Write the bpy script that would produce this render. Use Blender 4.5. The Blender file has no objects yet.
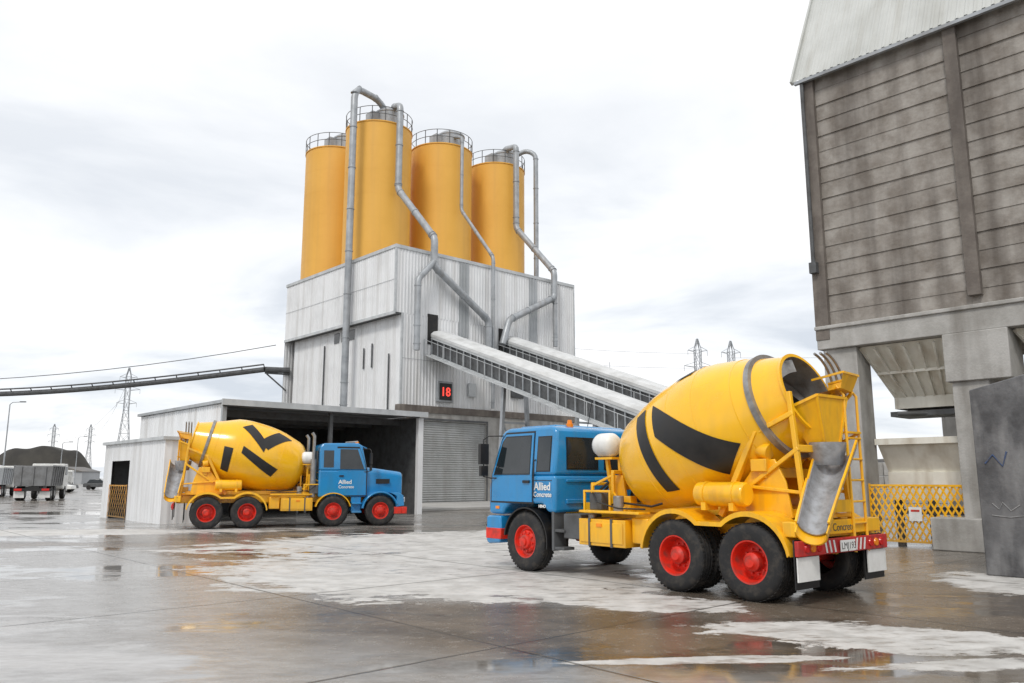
import bpy, math, random, bmesh
from mathutils import Vector, Matrix
random.seed(7)
S=bpy.context.scene
COL=S.collection
PI=math.pi
rad=math.radians
GR=rad(42.3)
CA,SA=math.cos(GR),math.sin(GR)
def G(a,b,z=0): return (a*CA-b*SA, a*SA+b*CA, z)

# ------------------------------------------------------------ materials
def nn(nt,t,**k):
    n=nt.nodes.new(t)
    for a,b in k.items(): setattr(n,a,b)
    return n
def mk(name,c1,c2=None,rough=.5,rough2=None,metal=0,scale=(1,1,1),ns=3.0,bump=0,bs=40,lo=.4,hi=.7,coat=0,streak=None,emit=None,grime=None):
    m=bpy.data.materials.new(name); m.use_nodes=True
    nt=m.node_tree; b=nt.nodes['Principled BSDF']; L=nt.links.new
    c2=c2 or tuple(x*.8 for x in c1); rough2=rough if rough2 is None else rough2
    tc=nn(nt,'ShaderNodeTexCoord'); mp=nn(nt,'ShaderNodeMapping'); mp.inputs['Scale'].default_value=scale
    L(tc.outputs['Object'],mp.inputs[0])
    nz=nn(nt,'ShaderNodeTexNoise'); nz.inputs['Scale'].default_value=ns; nz.inputs['Detail'].default_value=7; nz.inputs['Roughness'].default_value=.62
    L(mp.outputs[0],nz.inputs['Vector'])
    mr=nn(nt,'ShaderNodeMapRange'); mr.inputs[1].default_value=lo; mr.inputs[2].default_value=hi
    L(nz.outputs['Fac'],mr.inputs[0])
    mx=nn(nt,'ShaderNodeMix',data_type='RGBA'); mx.inputs['A'].default_value=(*c1,1); mx.inputs['B'].default_value=(*c2,1)
    L(mr.outputs[0],mx.inputs['Factor'])
    out=mx.outputs['Result']
    if streak:
        col,amt,ss=streak
        mp2=nn(nt,'ShaderNodeMapping'); mp2.inputs['Scale'].default_value=ss; L(tc.outputs['Object'],mp2.inputs[0])
        n2=nn(nt,'ShaderNodeTexNoise'); n2.inputs['Scale'].default_value=1; n2.inputs['Detail'].default_value=6; L(mp2.outputs[0],n2.inputs['Vector'])
        m2=nn(nt,'ShaderNodeMapRange'); m2.inputs[1].default_value=.47; m2.inputs[2].default_value=.72; m2.inputs[4].default_value=amt; L(n2.outputs['Fac'],m2.inputs[0])
        x2=nn(nt,'ShaderNodeMix',data_type='RGBA'); L(m2.outputs[0],x2.inputs['Factor']); L(out,x2.inputs['A']); x2.inputs['B'].default_value=(*col,1)
        out=x2.outputs['Result']
    if grime:
        col,zt,amt=grime
        sp=nn(nt,'ShaderNodeSeparateXYZ'); L(tc.outputs['Object'],sp.inputs[0])
        ad=nn(nt,'ShaderNodeMath',operation='MULTIPLY_ADD'); L(nz.outputs['Fac'],ad.inputs[0]); ad.inputs[1].default_value=zt; L(sp.outputs[2],ad.inputs[2])
        m3=nn(nt,'ShaderNodeMapRange'); m3.inputs[1].default_value=zt*1.6; m3.inputs[2].default_value=zt*.6; m3.inputs[3].default_value=0; m3.inputs[4].default_value=amt; L(ad.outputs[0],m3.inputs[0])
        x3=nn(nt,'ShaderNodeMix',data_type='RGBA'); L(m3.outputs[0],x3.inputs['Factor']); L(out,x3.inputs['A']); x3.inputs['B'].default_value=(*col,1)
        out=x3.outputs['Result']
    L(out,b.inputs['Base Color'])
    r=nn(nt,'ShaderNodeMapRange'); r.inputs[3].default_value=rough; r.inputs[4].default_value=rough2; L(mr.outputs[0],r.inputs[0]); L(r.outputs[0],b.inputs['Roughness'])
    b.inputs['Metallic'].default_value=metal
    if coat: b.inputs['Coat Weight'].default_value=coat; b.inputs['Coat Roughness'].default_value=.1
    if bump:
        n3=nn(nt,'ShaderNodeTexNoise'); n3.inputs['Scale'].default_value=bs; n3.inputs['Detail'].default_value=5; L(tc.outputs['Object'],n3.inputs['Vector'])
        bp=nn(nt,'ShaderNodeBump'); bp.inputs['Strength'].default_value=bump; bp.inputs['Distance'].default_value=.02
        L(n3.outputs['Fac'],bp.inputs['Height']); L(bp.outputs[0],b.inputs['Normal'])
    if emit: b.inputs['Emission Color'].default_value=(*emit,1); b.inputs['Emission Strength'].default_value=1.5
    return m
DIRT=(.22,.155,.08)
YEL=mk('yellow_paint',(.95,.50,.008),(.83,.40,.008),.28,.5,ns=2.6,coat=.3,grime=(DIRT,.8,.55),bump=.03,bs=9,lo=.45,hi=.75,streak=((.42,.24,.05),.4,(7,7,1.5)))
YELD=mk('yellow_drum_paint',(.96,.52,.008),(.90,.45,.008),.22,.40,ns=1.3,coat=.4,streak=((.62,.36,.05),.28,(4,4,.7)),bump=.02,bs=5,lo=.5,hi=.8)
BLUE=mk('blue_paint',(.012,.235,.53),(.011,.18,.42),.20,.38,ns=2.5,coat=.5,grime=(DIRT,.6,.45),lo=.5,hi=.8,streak=((.05,.18,.30),.35,(6,6,1)))
RED=mk('red_paint',(.74,.028,.012),(.42,.03,.022),.4,.7,ns=7,lo=.45,hi=.75,streak=((.16,.05,.035),.6,(9,9,9)))
REDB=mk('red_bar_paint',(.55,.025,.02),(.30,.03,.03),.4,.6,ns=9)
BLACK=mk('black_paint',(.010,.010,.011),(.025,.023,.021),.4,.6)
RUB=mk('tyre_rubber',(.016,.016,.017),(.08,.068,.055),.75,.9,ns=7,bump=.25,bs=60,lo=.48,hi=.8)
GLASS=mk('dark_glass',(.012,.018,.022),(.03,.035,.04),.04,.08,ns=1.5,coat=.3)
STEEL=mk('worn_steel',(.34,.34,.335),(.20,.185,.17),.35,.6,metal=.5,ns=6)
CHUTE=mk('chute_steel',(.42,.43,.45),(.24,.235,.23),.3,.6,metal=.35,ns=7,bump=.12)
GALV=mk('galvanised_pipe',(.40,.42,.44),(.28,.30,.32),.4,.6,metal=.3,ns=1.5,streak=((.18,.15,.12),.35,(3,3,.3)))
GALVL=mk('pale_galvanised',(.56,.58,.59),(.40,.42,.43),.45,.6,metal=.1,ns=1.5)
HOODM=mk('grey_hood_sheet',(.64,.65,.65),(.52,.53,.53),.5,.65,ns=1.1,streak=((.33,.32,.30),.45,(2.5,.5,2.5)))
WHITEP=mk('white_paint',(.80,.80,.78),(.62,.62,.59),.4,.6,ns=3)
CLAD=mk('white_cladding',(.78,.79,.80),(.67,.68,.69),.45,.65,ns=.5,streak=((.40,.38,.35),.45,(1.8,1.8,.08)),lo=.45,hi=.75)
CLADR=mk('roof_cladding',(.54,.55,.53),(.44,.45,.43),.5,.65,ns=.5,streak=((.35,.34,.30),.5,(.4,2.5,.4)))
CLADG=mk('grey_cladding',(.40,.42,.44),(.30,.32,.33),.45,.65,ns=.5,streak=((.22,.22,.21),.45,(2,2,.1)))
SILO=mk('silo_yellow',(.82,.44,.070),(.765,.40,.060),.5,.62,ns=.3,streak=((.60,.32,.07),.5,(1.0,1.0,.05)))
CONC=mk('stained_concrete',(.37,.345,.315),(.22,.195,.17),.8,.9,ns=1.6,bump=.8,bs=10,streak=((.085,.07,.058),.85,(1.5,1.5,.13)),lo=.36,hi=.64)
CONCL=mk('pale_concrete',(.45,.44,.42),(.30,.29,.27),.75,.9,ns=1.3,bump=.4,bs=18,streak=((.15,.135,.115),.65,(1.9,1.9,.25)))
PAVM=mk('pavement_concrete',(.48,.47,.45),(.36,.35,.33),.5,.8,ns=.6,bump=.3,bs=18)
CONCD=mk('mottled_dark_wall',(.15,.152,.158),(.07,.07,.074),.5,.75,ns=1.3,bump=.4,bs=14,lo=.40,hi=.6,streak=((.34,.34,.34),.6,(2.8,2.8,.9)))
RUST=mk('brown_stained_concrete',(.14,.12,.105),(.23,.205,.18),.8,.9,ns=2,bump=.4,bs=16,streak=((.055,.045,.04),.6,(2,2,.3)))
DARK=mk('opening_shade',(.02,.02,.022),(.035,.033,.03),.9)
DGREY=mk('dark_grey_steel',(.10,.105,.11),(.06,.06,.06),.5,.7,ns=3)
CREAM=mk('cream_hopper_paint',(.82,.80,.72),(.68,.65,.57),.6,.8,ns=1.5,streak=((.36,.28,.18),.55,(3,3,.4)))
DOORM=mk('grey_roller_door',(.40,.41,.41),(.32,.325,.32),.5,.7,ns=1,streak=((.25,.24,.22),.4,(2,2,.3)))
TIPM=mk('dull_grey_tipper_body',(.22,.225,.23),(.14,.14,.14),.5,.7,ns=2)
HILLM=mk('dark_soil_heap',(.035,.033,.03),(.07,.065,.055),.95,ns=.1,bump=.3,bs=.5)
LAMPR=mk('red_lens',(.6,.015,.01),(.5,.01,.01),.15)
LAMPO=mk('orange_lens',(.9,.27,.01),(.75,.2,.01),.15)
LAMPW=mk('clear_lens',(.7,.72,.75),(.5,.52,.55),.1)
SCRAWL=mk('faded_white_spray',(.34,.34,.34),(.14,.14,.14),.8,ns=9)
SCRAWB=mk('faded_blue_spray',(.05,.09,.20),(.10,.10,.12),.8,ns=9)
LED=mk('red_led_display',(.8,.05,.04),(.6,.03,.03),.4,emit=(.9,.06,.04))

# ------------------------------------------------------------ mesh builder
class M:
    def __init__(s): s.v=[];s.f=[]
    def add(s,vs,fs):
        o=len(s.v); s.v+= [tuple(v) for v in vs]; s.f+=[tuple(i+o for i in f) for f in fs]; return s
    def box(s,x0,x1,y0,y1,z0,z1):
        vs=[Vector((x,y,z)) for z in(z0,z1) for y in(y0,y1) for x in(x0,x1)]
        return s.add(vs,[(0,2,3,1),(4,5,7,6),(0,1,5,4),(2,6,7,3),(0,4,6,2),(1,3,7,5)])
    def beam(s,p,q,w,h=None,up=(0,0,1)):
        h=h or w; p=Vector(p);q=Vector(q);d=(q-p).normalized(); up=Vector(up)
        if abs(d.dot(up))>.98: up=Vector((0,1,0)) if abs(d.y)<.9 else Vector((1,0,0))
        a=d.cross(up).normalized()*w/2; b=a.cross(d).normalized()*h/2
        vs=[p-a-b,p+a-b,p+a+b,p-a+b,q-a-b,q+a-b,q+a+b,q-a+b]
        return s.add(vs,[(0,3,2,1),(4,5,6,7),(0,1,5,4),(1,2,6,5),(2,3,7,6),(3,0,4,7)])
    def cyl(s,p,q,r,r2=None,n=20,cap=True):
        r2=r if r2 is None else r2; p=Vector(p);q=Vector(q);d=(q-p).normalized()
        up=Vector((0,0,1)) if abs(d.z)<.9 else Vector((1,0,0)); a=d.cross(up).normalized(); b=d.cross(a)
        vs=[p+r*(math.cos(t)*a+math.sin(t)*b) for t in [2*PI*i/n for i in range(n)]]+[q+r2*(math.cos(t)*a+math.sin(t)*b) for t in [2*PI*i/n for i in range(n)]]
        fs=[(i,(i+1)%n,n+(i+1)%n,n+i) for i in range(n)]
        if cap: fs+=[tuple(range(n-1,-1,-1)),tuple(range(n,2*n))]
        return s.add(vs,fs)
    def tube(s,pts,r,n=12,cap=True):
        P=[Vector(p) for p in pts]; k=len(P); vs=[];prev=None
        for i in range(k):
            d=((P[min(i+1,k-1)]-P[i]).normalized()+(P[i]-P[max(i-1,0)]).normalized()).normalized()
            if prev is None:
                up=Vector((0,0,1)) if abs(d.z)<.9 else Vector((1,0,0)); a=d.cross(up).normalized()
            else: a=(prev-d*prev.dot(d)).normalized()
            prev=a;b=d.cross(a)
            vs+=[P[i]+r*(math.cos(2*PI*j/n)*a+math.sin(2*PI*j/n)*b) for j in range(n)]
        fs=[(i*n+j,i*n+(j+1)%n,(i+1)*n+(j+1)%n,(i+1)*n+j) for i in range(k-1) for j in range(n)]
        if cap: fs+=[tuple(range(n-1,-1,-1)),tuple(range((k-1)*n,k*n))]
        return s.add(vs,fs)
    def rev(s,prof,O=(0,0,0),D=(0,0,1),U=(1,0,0),V=(0,1,0),n=32,a0=0,a1=2*PI):
        O,D,U,V=map(Vector,(O,D,U,V)); full=abs(a1-a0-2*PI)<1e-6; m=n if full else n+1; vs=[]
        for r,t in prof:
            for j in range(m):
                th=a0+(a1-a0)*j/n; vs.append(O+D*t+r*(math.cos(th)*U+math.sin(th)*V))
        fs=[]
        for i in range(len(prof)-1):
            for j in range(n):
                j2=(j+1)%m; fs.append((i*m+j,i*m+j2,(i+1)*m+j2,(i+1)*m+j))
        return s.add(vs,fs)
    def prism(s,poly,w0,w1=None,ax='y'):
        f0=w0 if callable(w0) else (lambda z:w0); f1=w1 if callable(w1) else (lambda z:w1)
        n=len(poly)
        if ax=='y': vs=[(x,f0(z),z) for x,z in poly]+[(x,f1(z),z) for x,z in poly]
        elif ax=='x': vs=[(f0(z),y,z) for y,z in poly]+[(f1(z),y,z) for y,z in poly]
        else: vs=[(x,y,w0) for x,y in poly]+[(x,y,w1) for x,y in poly]
        return s.add(vs,[tuple(range(n-1,-1,-1)),tuple(range(n,2*n))]+[(i,(i+1)%n,n+(i+1)%n,n+i) for i in range(n)])
    def corr(s,p,q,z0,z1,pitch=.25,depth=.035,nrm=None):
        p=Vector((p[0],p[1],0));q=Vector((q[0],q[1],0)); d=q-p; Ln=d.length; d.normalize()
        nr=Vector((d.y,-d.x,0)) if nrm is None else Vector(nrm)
        k=max(1,round(Ln/pitch)); pt=Ln/k; xs=[]
        for i in range(k):
            for f,o in((0,0),(.5,0),(.62,1),(.88,1)): xs.append(((i+f)*pt,o*depth))
        xs.append((Ln,0)); vs=[]
        for x,o in xs:
            b=p+d*x+nr*o; vs.append((b.x,b.y,z0)); vs.append((b.x,b.y,z1))
        return s.add(vs,[(2*i,2*i+2,2*i+3,2*i+1) for i in range(len(xs)-1)])
def finish(o,parent,label,cat,group):
    COL.objects.link(o)
    if parent: o.parent=parent
    if label: o['label']=label
    if cat: o['category']=cat
    if group: o['group']=group
    return o
def ob(name,m,mat,parent=None,loc=(0,0,0),rz=0,bev=0,label=None,cat=None,group=None,kind=None,ang=35,fixn=True,seg=2):
    me=bpy.data.meshes.new(name); me.from_pydata(m.v,[],m.f); me.update()
    if fixn:
        b=bmesh.new(); b.from_mesh(me); bmesh.ops.recalc_face_normals(b,faces=b.faces); b.to_mesh(me); b.free()
    me.materials.append(mat)
    me.polygons.foreach_set('use_smooth',[True]*len(me.polygons)); me.set_sharp_from_angle(angle=rad(ang))
    o=bpy.data.objects.new(name,me); o.location=loc; o.rotation_euler=(0,0,rz)
    finish(o,parent,label,cat,group)
    if kind:o['kind']=kind
    if bev:
        b=o.modifiers.new('bevel','BEVEL'); b.width=bev; b.segments=seg; b.limit_method='ANGLE'; b.angle_limit=rad(40)
    return o
def empty(name,loc,rz,label,cat,group=None):
    o=bpy.data.objects.new(name,None); o.location=loc; o.rotation_euler=(0,0,rz); o.empty_display_size=.5
    return finish(o,None,label,cat,group)
def text(name,txt,size,O,R,Up,mat,parent,align='LEFT',thick=.004,bold=.0):
    cu=bpy.data.curves.new(name,'FONT'); cu.body=txt; cu.size=size; cu.align_x=align; cu.extrude=thick/2; cu.resolution_u=3; cu.offset=bold
    t=bpy.data.objects.new(name+'_c',cu); COL.objects.link(t)
    dg=bpy.context.evaluated_depsgraph_get(); me=bpy.data.meshes.new_from_object(t.evaluated_get(dg))
    bpy.data.objects.remove(t); O,R,Up=Vector(O),Vector(R).normalized(),Vector(Up).normalized(); N=R.cross(Up)
    for v in me.vertices: v.co=O+R*v.co.x+Up*v.co.y+N*v.co.z
    me.materials.clear(); me.materials.append(mat)
    o=bpy.data.objects.new(name,me); return finish(o,parent,None,None,None)

# ------------------------------------------------------------ camera
cam=bpy.data.cameras.new('camera'); cam.sensor_width=36; cam.lens=28; cam.clip_end=5000
co=bpy.data.objects.new('camera',cam); co.location=(0,0,1.65); co.rotation_euler=(rad(90+9.73),0,0); COL.objects.link(co); S.camera=co
S.view_settings.view_transform='Standard'; S.view_settings.look='None'; S.view_settings.exposure=0

# ------------------------------------------------------------ world
W=bpy.data.worlds.new('World'); S.world=W; W.use_nodes=True; nt=W.node_tree; nt.nodes.clear(); L=nt.links.new
out=nn(nt,'ShaderNodeOutputWorld'); sky=nn(nt,'ShaderNodeTexSky',sky_type='NISHITA',sun_disc=False)
SUN_EL,SUN_AZ=rad(48),rad(200)
sky.sun_elevation=SUN_EL; sky.sun_rotation=SUN_AZ
b1=nn(nt,'ShaderNodeBackground'); b1.inputs[1].default_value=.1; L(sky.outputs[0],b1.inputs[0])
tc=nn(nt,'ShaderNodeTexCoord'); sp=nn(nt,'ShaderNodeSeparateXYZ'); L(tc.outputs['Generated'],sp.inputs[0])
ab=nn(nt,'ShaderNodeMath',operation='ABSOLUTE'); L(sp.outputs[2],ab.inputs[0])
ad=nn(nt,'ShaderNodeMath',operation='ADD'); ad.inputs[1].default_value=.16; L(ab.outputs[0],ad.inputs[0])
dv=nn(nt,'ShaderNodeVectorMath',operation='DIVIDE'); L(tc.outputs['Generated'],dv.inputs[0])
cb=nn(nt,'ShaderNodeCombineXYZ'); [L(ad.outputs[0],cb.inputs[i]) for i in range(3)]; L(cb.outputs[0],dv.inputs[1])
mp=nn(nt,'ShaderNodeMapping'); mp.inputs['Scale'].default_value=(.9,1.2,1); mp.inputs['Location'].default_value=(5.3,2.2,0); L(dv.outputs[0],mp.inputs[0])
nz=nn(nt,'ShaderNodeTexNoise'); nz.inputs['Scale'].default_value=1.0; nz.inputs['Detail'].default_value=9; nz.inputs['Roughness'].default_value=.54; nz.inputs['Distortion'].default_value=.35; L(mp.outputs[0],nz.inputs['Vector'])
ramp=nn(nt,'ShaderNodeValToRGB'); L(nz.outputs['Fac'],ramp.inputs[0])
e=ramp.color_ramp.elements; e[0].position=.36; e[0].color=(.62,.665,.73,1); e[1].position=.58; e[1].color=(.99,.99,1.0,1)
e2=e.new(.47); e2.color=(.82,.85,.89,1)
mr=nn(nt,'ShaderNodeMapRange'); mr.inputs[1].default_value=.14; mr.inputs[2].default_value=.60; mr.inputs[3].default_value=.0; mr.inputs[4].default_value=.70; L(ab.outputs[0],mr.inputs[0])
mx=nn(nt,'ShaderNodeMix',data_type='RGBA'); L(mr.outputs[0],mx.inputs['Factor']); L(ramp.outputs[0],mx.inputs['A']); mx.inputs['B'].default_value=(1.0,1.0,1.0,1)
b2=nn(nt,'ShaderNodeBackground'); b2.inputs[1].default_value=1.17; L(mx.outputs['Result'],b2.inputs[0])
ms=nn(nt,'ShaderNodeMixShader'); ms.inputs[0].default_value=.93; L(b1.outputs[0],ms.inputs[1]); L(b2.outputs[0],ms.inputs[2]); L(ms.outputs[0],out.inputs[0])
su=bpy.data.lights.new('sun','SUN'); su.energy=1.5; su.angle=rad(11); su.color=(1,.96,.9)
so=bpy.data.objects.new('sun',su); COL.objects.link(so)
sd=Vector((math.sin(SUN_AZ)*math.cos(SUN_EL),math.cos(SUN_AZ)*math.cos(SUN_EL),math.sin(SUN_EL)))
so.rotation_euler=sd.to_track_quat('Z','Y').to_euler(); so.location=(0,-10,30)

# ------------------------------------------------------------ ground
def ground_mat():
    m=bpy.data.materials.new('wet_concrete_ground'); m.use_nodes=True; nt=m.node_tree; b=nt.nodes['Principled BSDF']; L=nt.links.new
    tc=nn(nt,'ShaderNodeTexCoord'); P=tc.outputs['Object']
    def noise(s,d=6,r=.6,vec=P,sc=None,dist=0):
        n=nn(nt,'ShaderNodeTexNoise'); n.inputs['Scale'].default_value=s; n.inputs['Detail'].default_value=d; n.inputs['Roughness'].default_value=r; n.inputs['Distortion'].default_value=dist
        if sc:
            q=nn(nt,'ShaderNodeMapping'); q.inputs['Scale'].default_value=sc[0]; q.inputs['Rotation'].default_value=(0,0,sc[1]); L(P,q.inputs[0]); vec=q.outputs[0]
        L(vec,n.inputs['Vector']); return n.outputs['Fac']
    def math_(op,a,b2=None,c=None,cl=False):
        n=nn(nt,'ShaderNodeMath',operation=op); n.use_clamp=cl
        for i,x in enumerate((a,b2,c)):
            if x is None: continue
            if isinstance(x,(int,float)): n.inputs[i].default_value=x
            else: L(x,n.inputs[i])
        return n.outputs[0]
    def mrange(x,a,b_,c=0,d=1):
        n=nn(nt,'ShaderNodeMapRange',interpolation_type='SMOOTHSTEP'); L(x,n.inputs[0])
        for i,v in enumerate((a,b_,c,d)): n.inputs[i+1].default_value=v
        return n.outputs[0]
    edge=noise(.8,10,.70,sc=((1,1.7,1),-GR),dist=.3)
    fine=noise(6,8,.7)
    def blob(cx,cy,rx,ry,rot,k=1.4,soft=.10):
        s=nn(nt,'ShaderNodeVectorMath',operation='SUBTRACT'); L(P,s.inputs[0]); s.inputs[1].default_value=(cx,cy,0)
        r=nn(nt,'ShaderNodeVectorRotate',rotation_type='Z_AXIS'); L(s.outputs[0],r.inputs['Vector']); r.inputs['Angle'].default_value=-rad(rot)
        q=nn(nt,'ShaderNodeVectorMath',operation='MULTIPLY'); L(r.outputs[0],q.inputs[0]); q.inputs[1].default_value=(1/rx,1/ry,0)
        l=nn(nt,'ShaderNodeVectorMath',operation='LENGTH'); L(q.outputs[0],l.inputs[0])
        v=math_('MULTIPLY_ADD',edge,k,l.outputs['Value']); v=math_('MULTIPLY_ADD',fine,.25,v)
        return mrange(v,1.12+k*.5+soft,1.12+k*.5-soft)
    def mx_(l):
        d=l[0]
        for x in l[1:]: d=math_('MAXIMUM',d,x)
        return d
    dry=mx_([blob(-1.5,15.0,4.4,3.4,-35,1.7,.05),blob(1.3,11.6,1.9,.8,-35,1.8,.06),blob(3.9,8.8,1.9,.75,-18,2.3,.06),blob(0,22.5,8,3.6,25,1.9,.06),
        blob(-15,25,8,1.5,10,1.9,.08),blob(4.6,7.6,1.5,.24,8,2.2,.08),blob(1.7,7.7,1.2,.14,5,2.0,.08),blob(8.2,12.8,1.2,1.8,0,1.9,.08),blob(2.6,6.7,1.4,.10,5,2.0,.08)])  # dry concrete; the far left blob paints a sky reflection on wet ground
    brk=noise(2.2,9,.72,sc=((1,2.6,1),-GR)); dry=math_('MULTIPLY',dry,mrange(brk,.34,.52,.35,1))
    pale_sheen=mx_([blob(-8.8,12.5,6.4,8,15,1.2,.35),blob(-17,30,15,8,20,1.0,.4),blob(-4,6.3,3.6,2.6,0,1.4,.4),blob(-2,16,6.2,5.6,-30,1.0,.25),blob(0,6,3,1.6,0,1.5,.3)])  # sky reflection on wet ground painted as pale colour; middle patch is pale concrete
    brown_and_reflection=mx_([blob(-5.0,17.8,3.4,1.3,-20,1.5,.15),blob(0.6,9.2,4.0,1.5,-25,1.5,.25),blob(7,9.5,4.2,2.8,-20,1.2,.3),blob(-13,20.5,5,1.0,0,1.4,.2),blob(3.5,12.8,5.0,2.8,-51,.6,.25)])  # brown wet concrete, with the near truck's reflection painted in along it
    big=noise(.16,5,.55,sc=((1,2.2,1),-GR)); med=noise(.55,8,.64,sc=((1,1.8,1),-GR),dist=.4)
    pud=mrange(math_('ADD',math_('MULTIPLY',big,.6),math_('MULTIPLY',med,.4)),.495,.56)
    r=nn(nt,'ShaderNodeVectorRotate',rotation_type='Z_AXIS'); L(P,r.inputs['Vector']); r.inputs['Angle'].default_value=-GR
    sp=nn(nt,'ShaderNodeSeparateXYZ'); L(r.outputs[0],sp.inputs[0])
    def joint(x,o,w):
        f=math_('FRACT',math_('MULTIPLY_ADD',x,1/4.6,o)); d=math_('ABSOLUTE',math_('SUBTRACT',f,.5)); return mrange(d,w/4.6,w/4.6*.4)
    jt=math_('MAXIMUM',joint(sp.outputs[0],.3,.03),joint(sp.outputs[1],.15,.03))
    def mix(f,a,b_):
        n=nn(nt,'ShaderNodeMix',data_type='RGBA')
        if isinstance(f,(int,float)): n.inputs['Factor'].default_value=f
        else: L(f,n.inputs['Factor'])
        for k,x in(('A',a),('B',b_)):
            if isinstance(x,tuple): n.inputs[k].default_value=(*x,1)
            else: L(x,n.inputs[k])
        return n.outputs['Result']
    damp=mix(mrange(med,.38,.62),(.225,.205,.18),(.135,.118,.10))
    damp=mix(pale_sheen,damp,mix(mrange(brk,.35,.65),(.34,.333,.322),(.235,.225,.212)))
    damp=mix(math_('MULTIPLY',brown_and_reflection,.85),damp,mix(mrange(med,.4,.6),(.15,.115,.082),(.085,.067,.050)))
    damp=mix(mrange(fine,.5,.85),damp,(.29,.27,.245))
    dryc=mix(mrange(noise(1.6,8,.7),.35,.7),(.61,.60,.58),(.43,.42,.40))
    c=mix(dry,damp,dryc); c=mix(math_('MULTIPLY',jt,.8),c,(.04,.036,.03))
    L(c,b.inputs['Base Color'])
    rw=math_('ADD',mrange(pud,0,1,.23,.03),math_('MULTIPLY',mrange(fine,.4,.7),.06))
    rr=math_('MULTIPLY_ADD',dry,.42,rw); L(rr,b.inputs['Roughness'])
    b.inputs['IOR'].default_value=1.42
    h=math_('ADD',math_('MULTIPLY',noise(35,6,.7),math_('SUBTRACT',1.05,pud)),math_('MULTIPLY',jt,-1.0))
    bp=nn(nt,'ShaderNodeBump'); bp.inputs['Strength'].default_value=.28; bp.inputs['Distance'].default_value=.010; L(h,bp.inputs['Height']); L(bp.outputs[0],b.inputs['Normal'])
    return m
GM=ground_mat()
g=M(); g.add([(-2500,-300,0),(2500,-300,0),(2500,4000,0),(-2500,4000,0)],[(0,1,2,3)])
ob('ground',g,GM,kind='structure',fixn=False)
k=M().prism([(23.0,33.2),(52,33.2),(52,41.1),(23.0,41.1)],0,.14,ax='z')
ob('pavement',k,PAVM,loc=(0,0,0),rz=GR,kind='structure',bev=.02)

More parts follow.
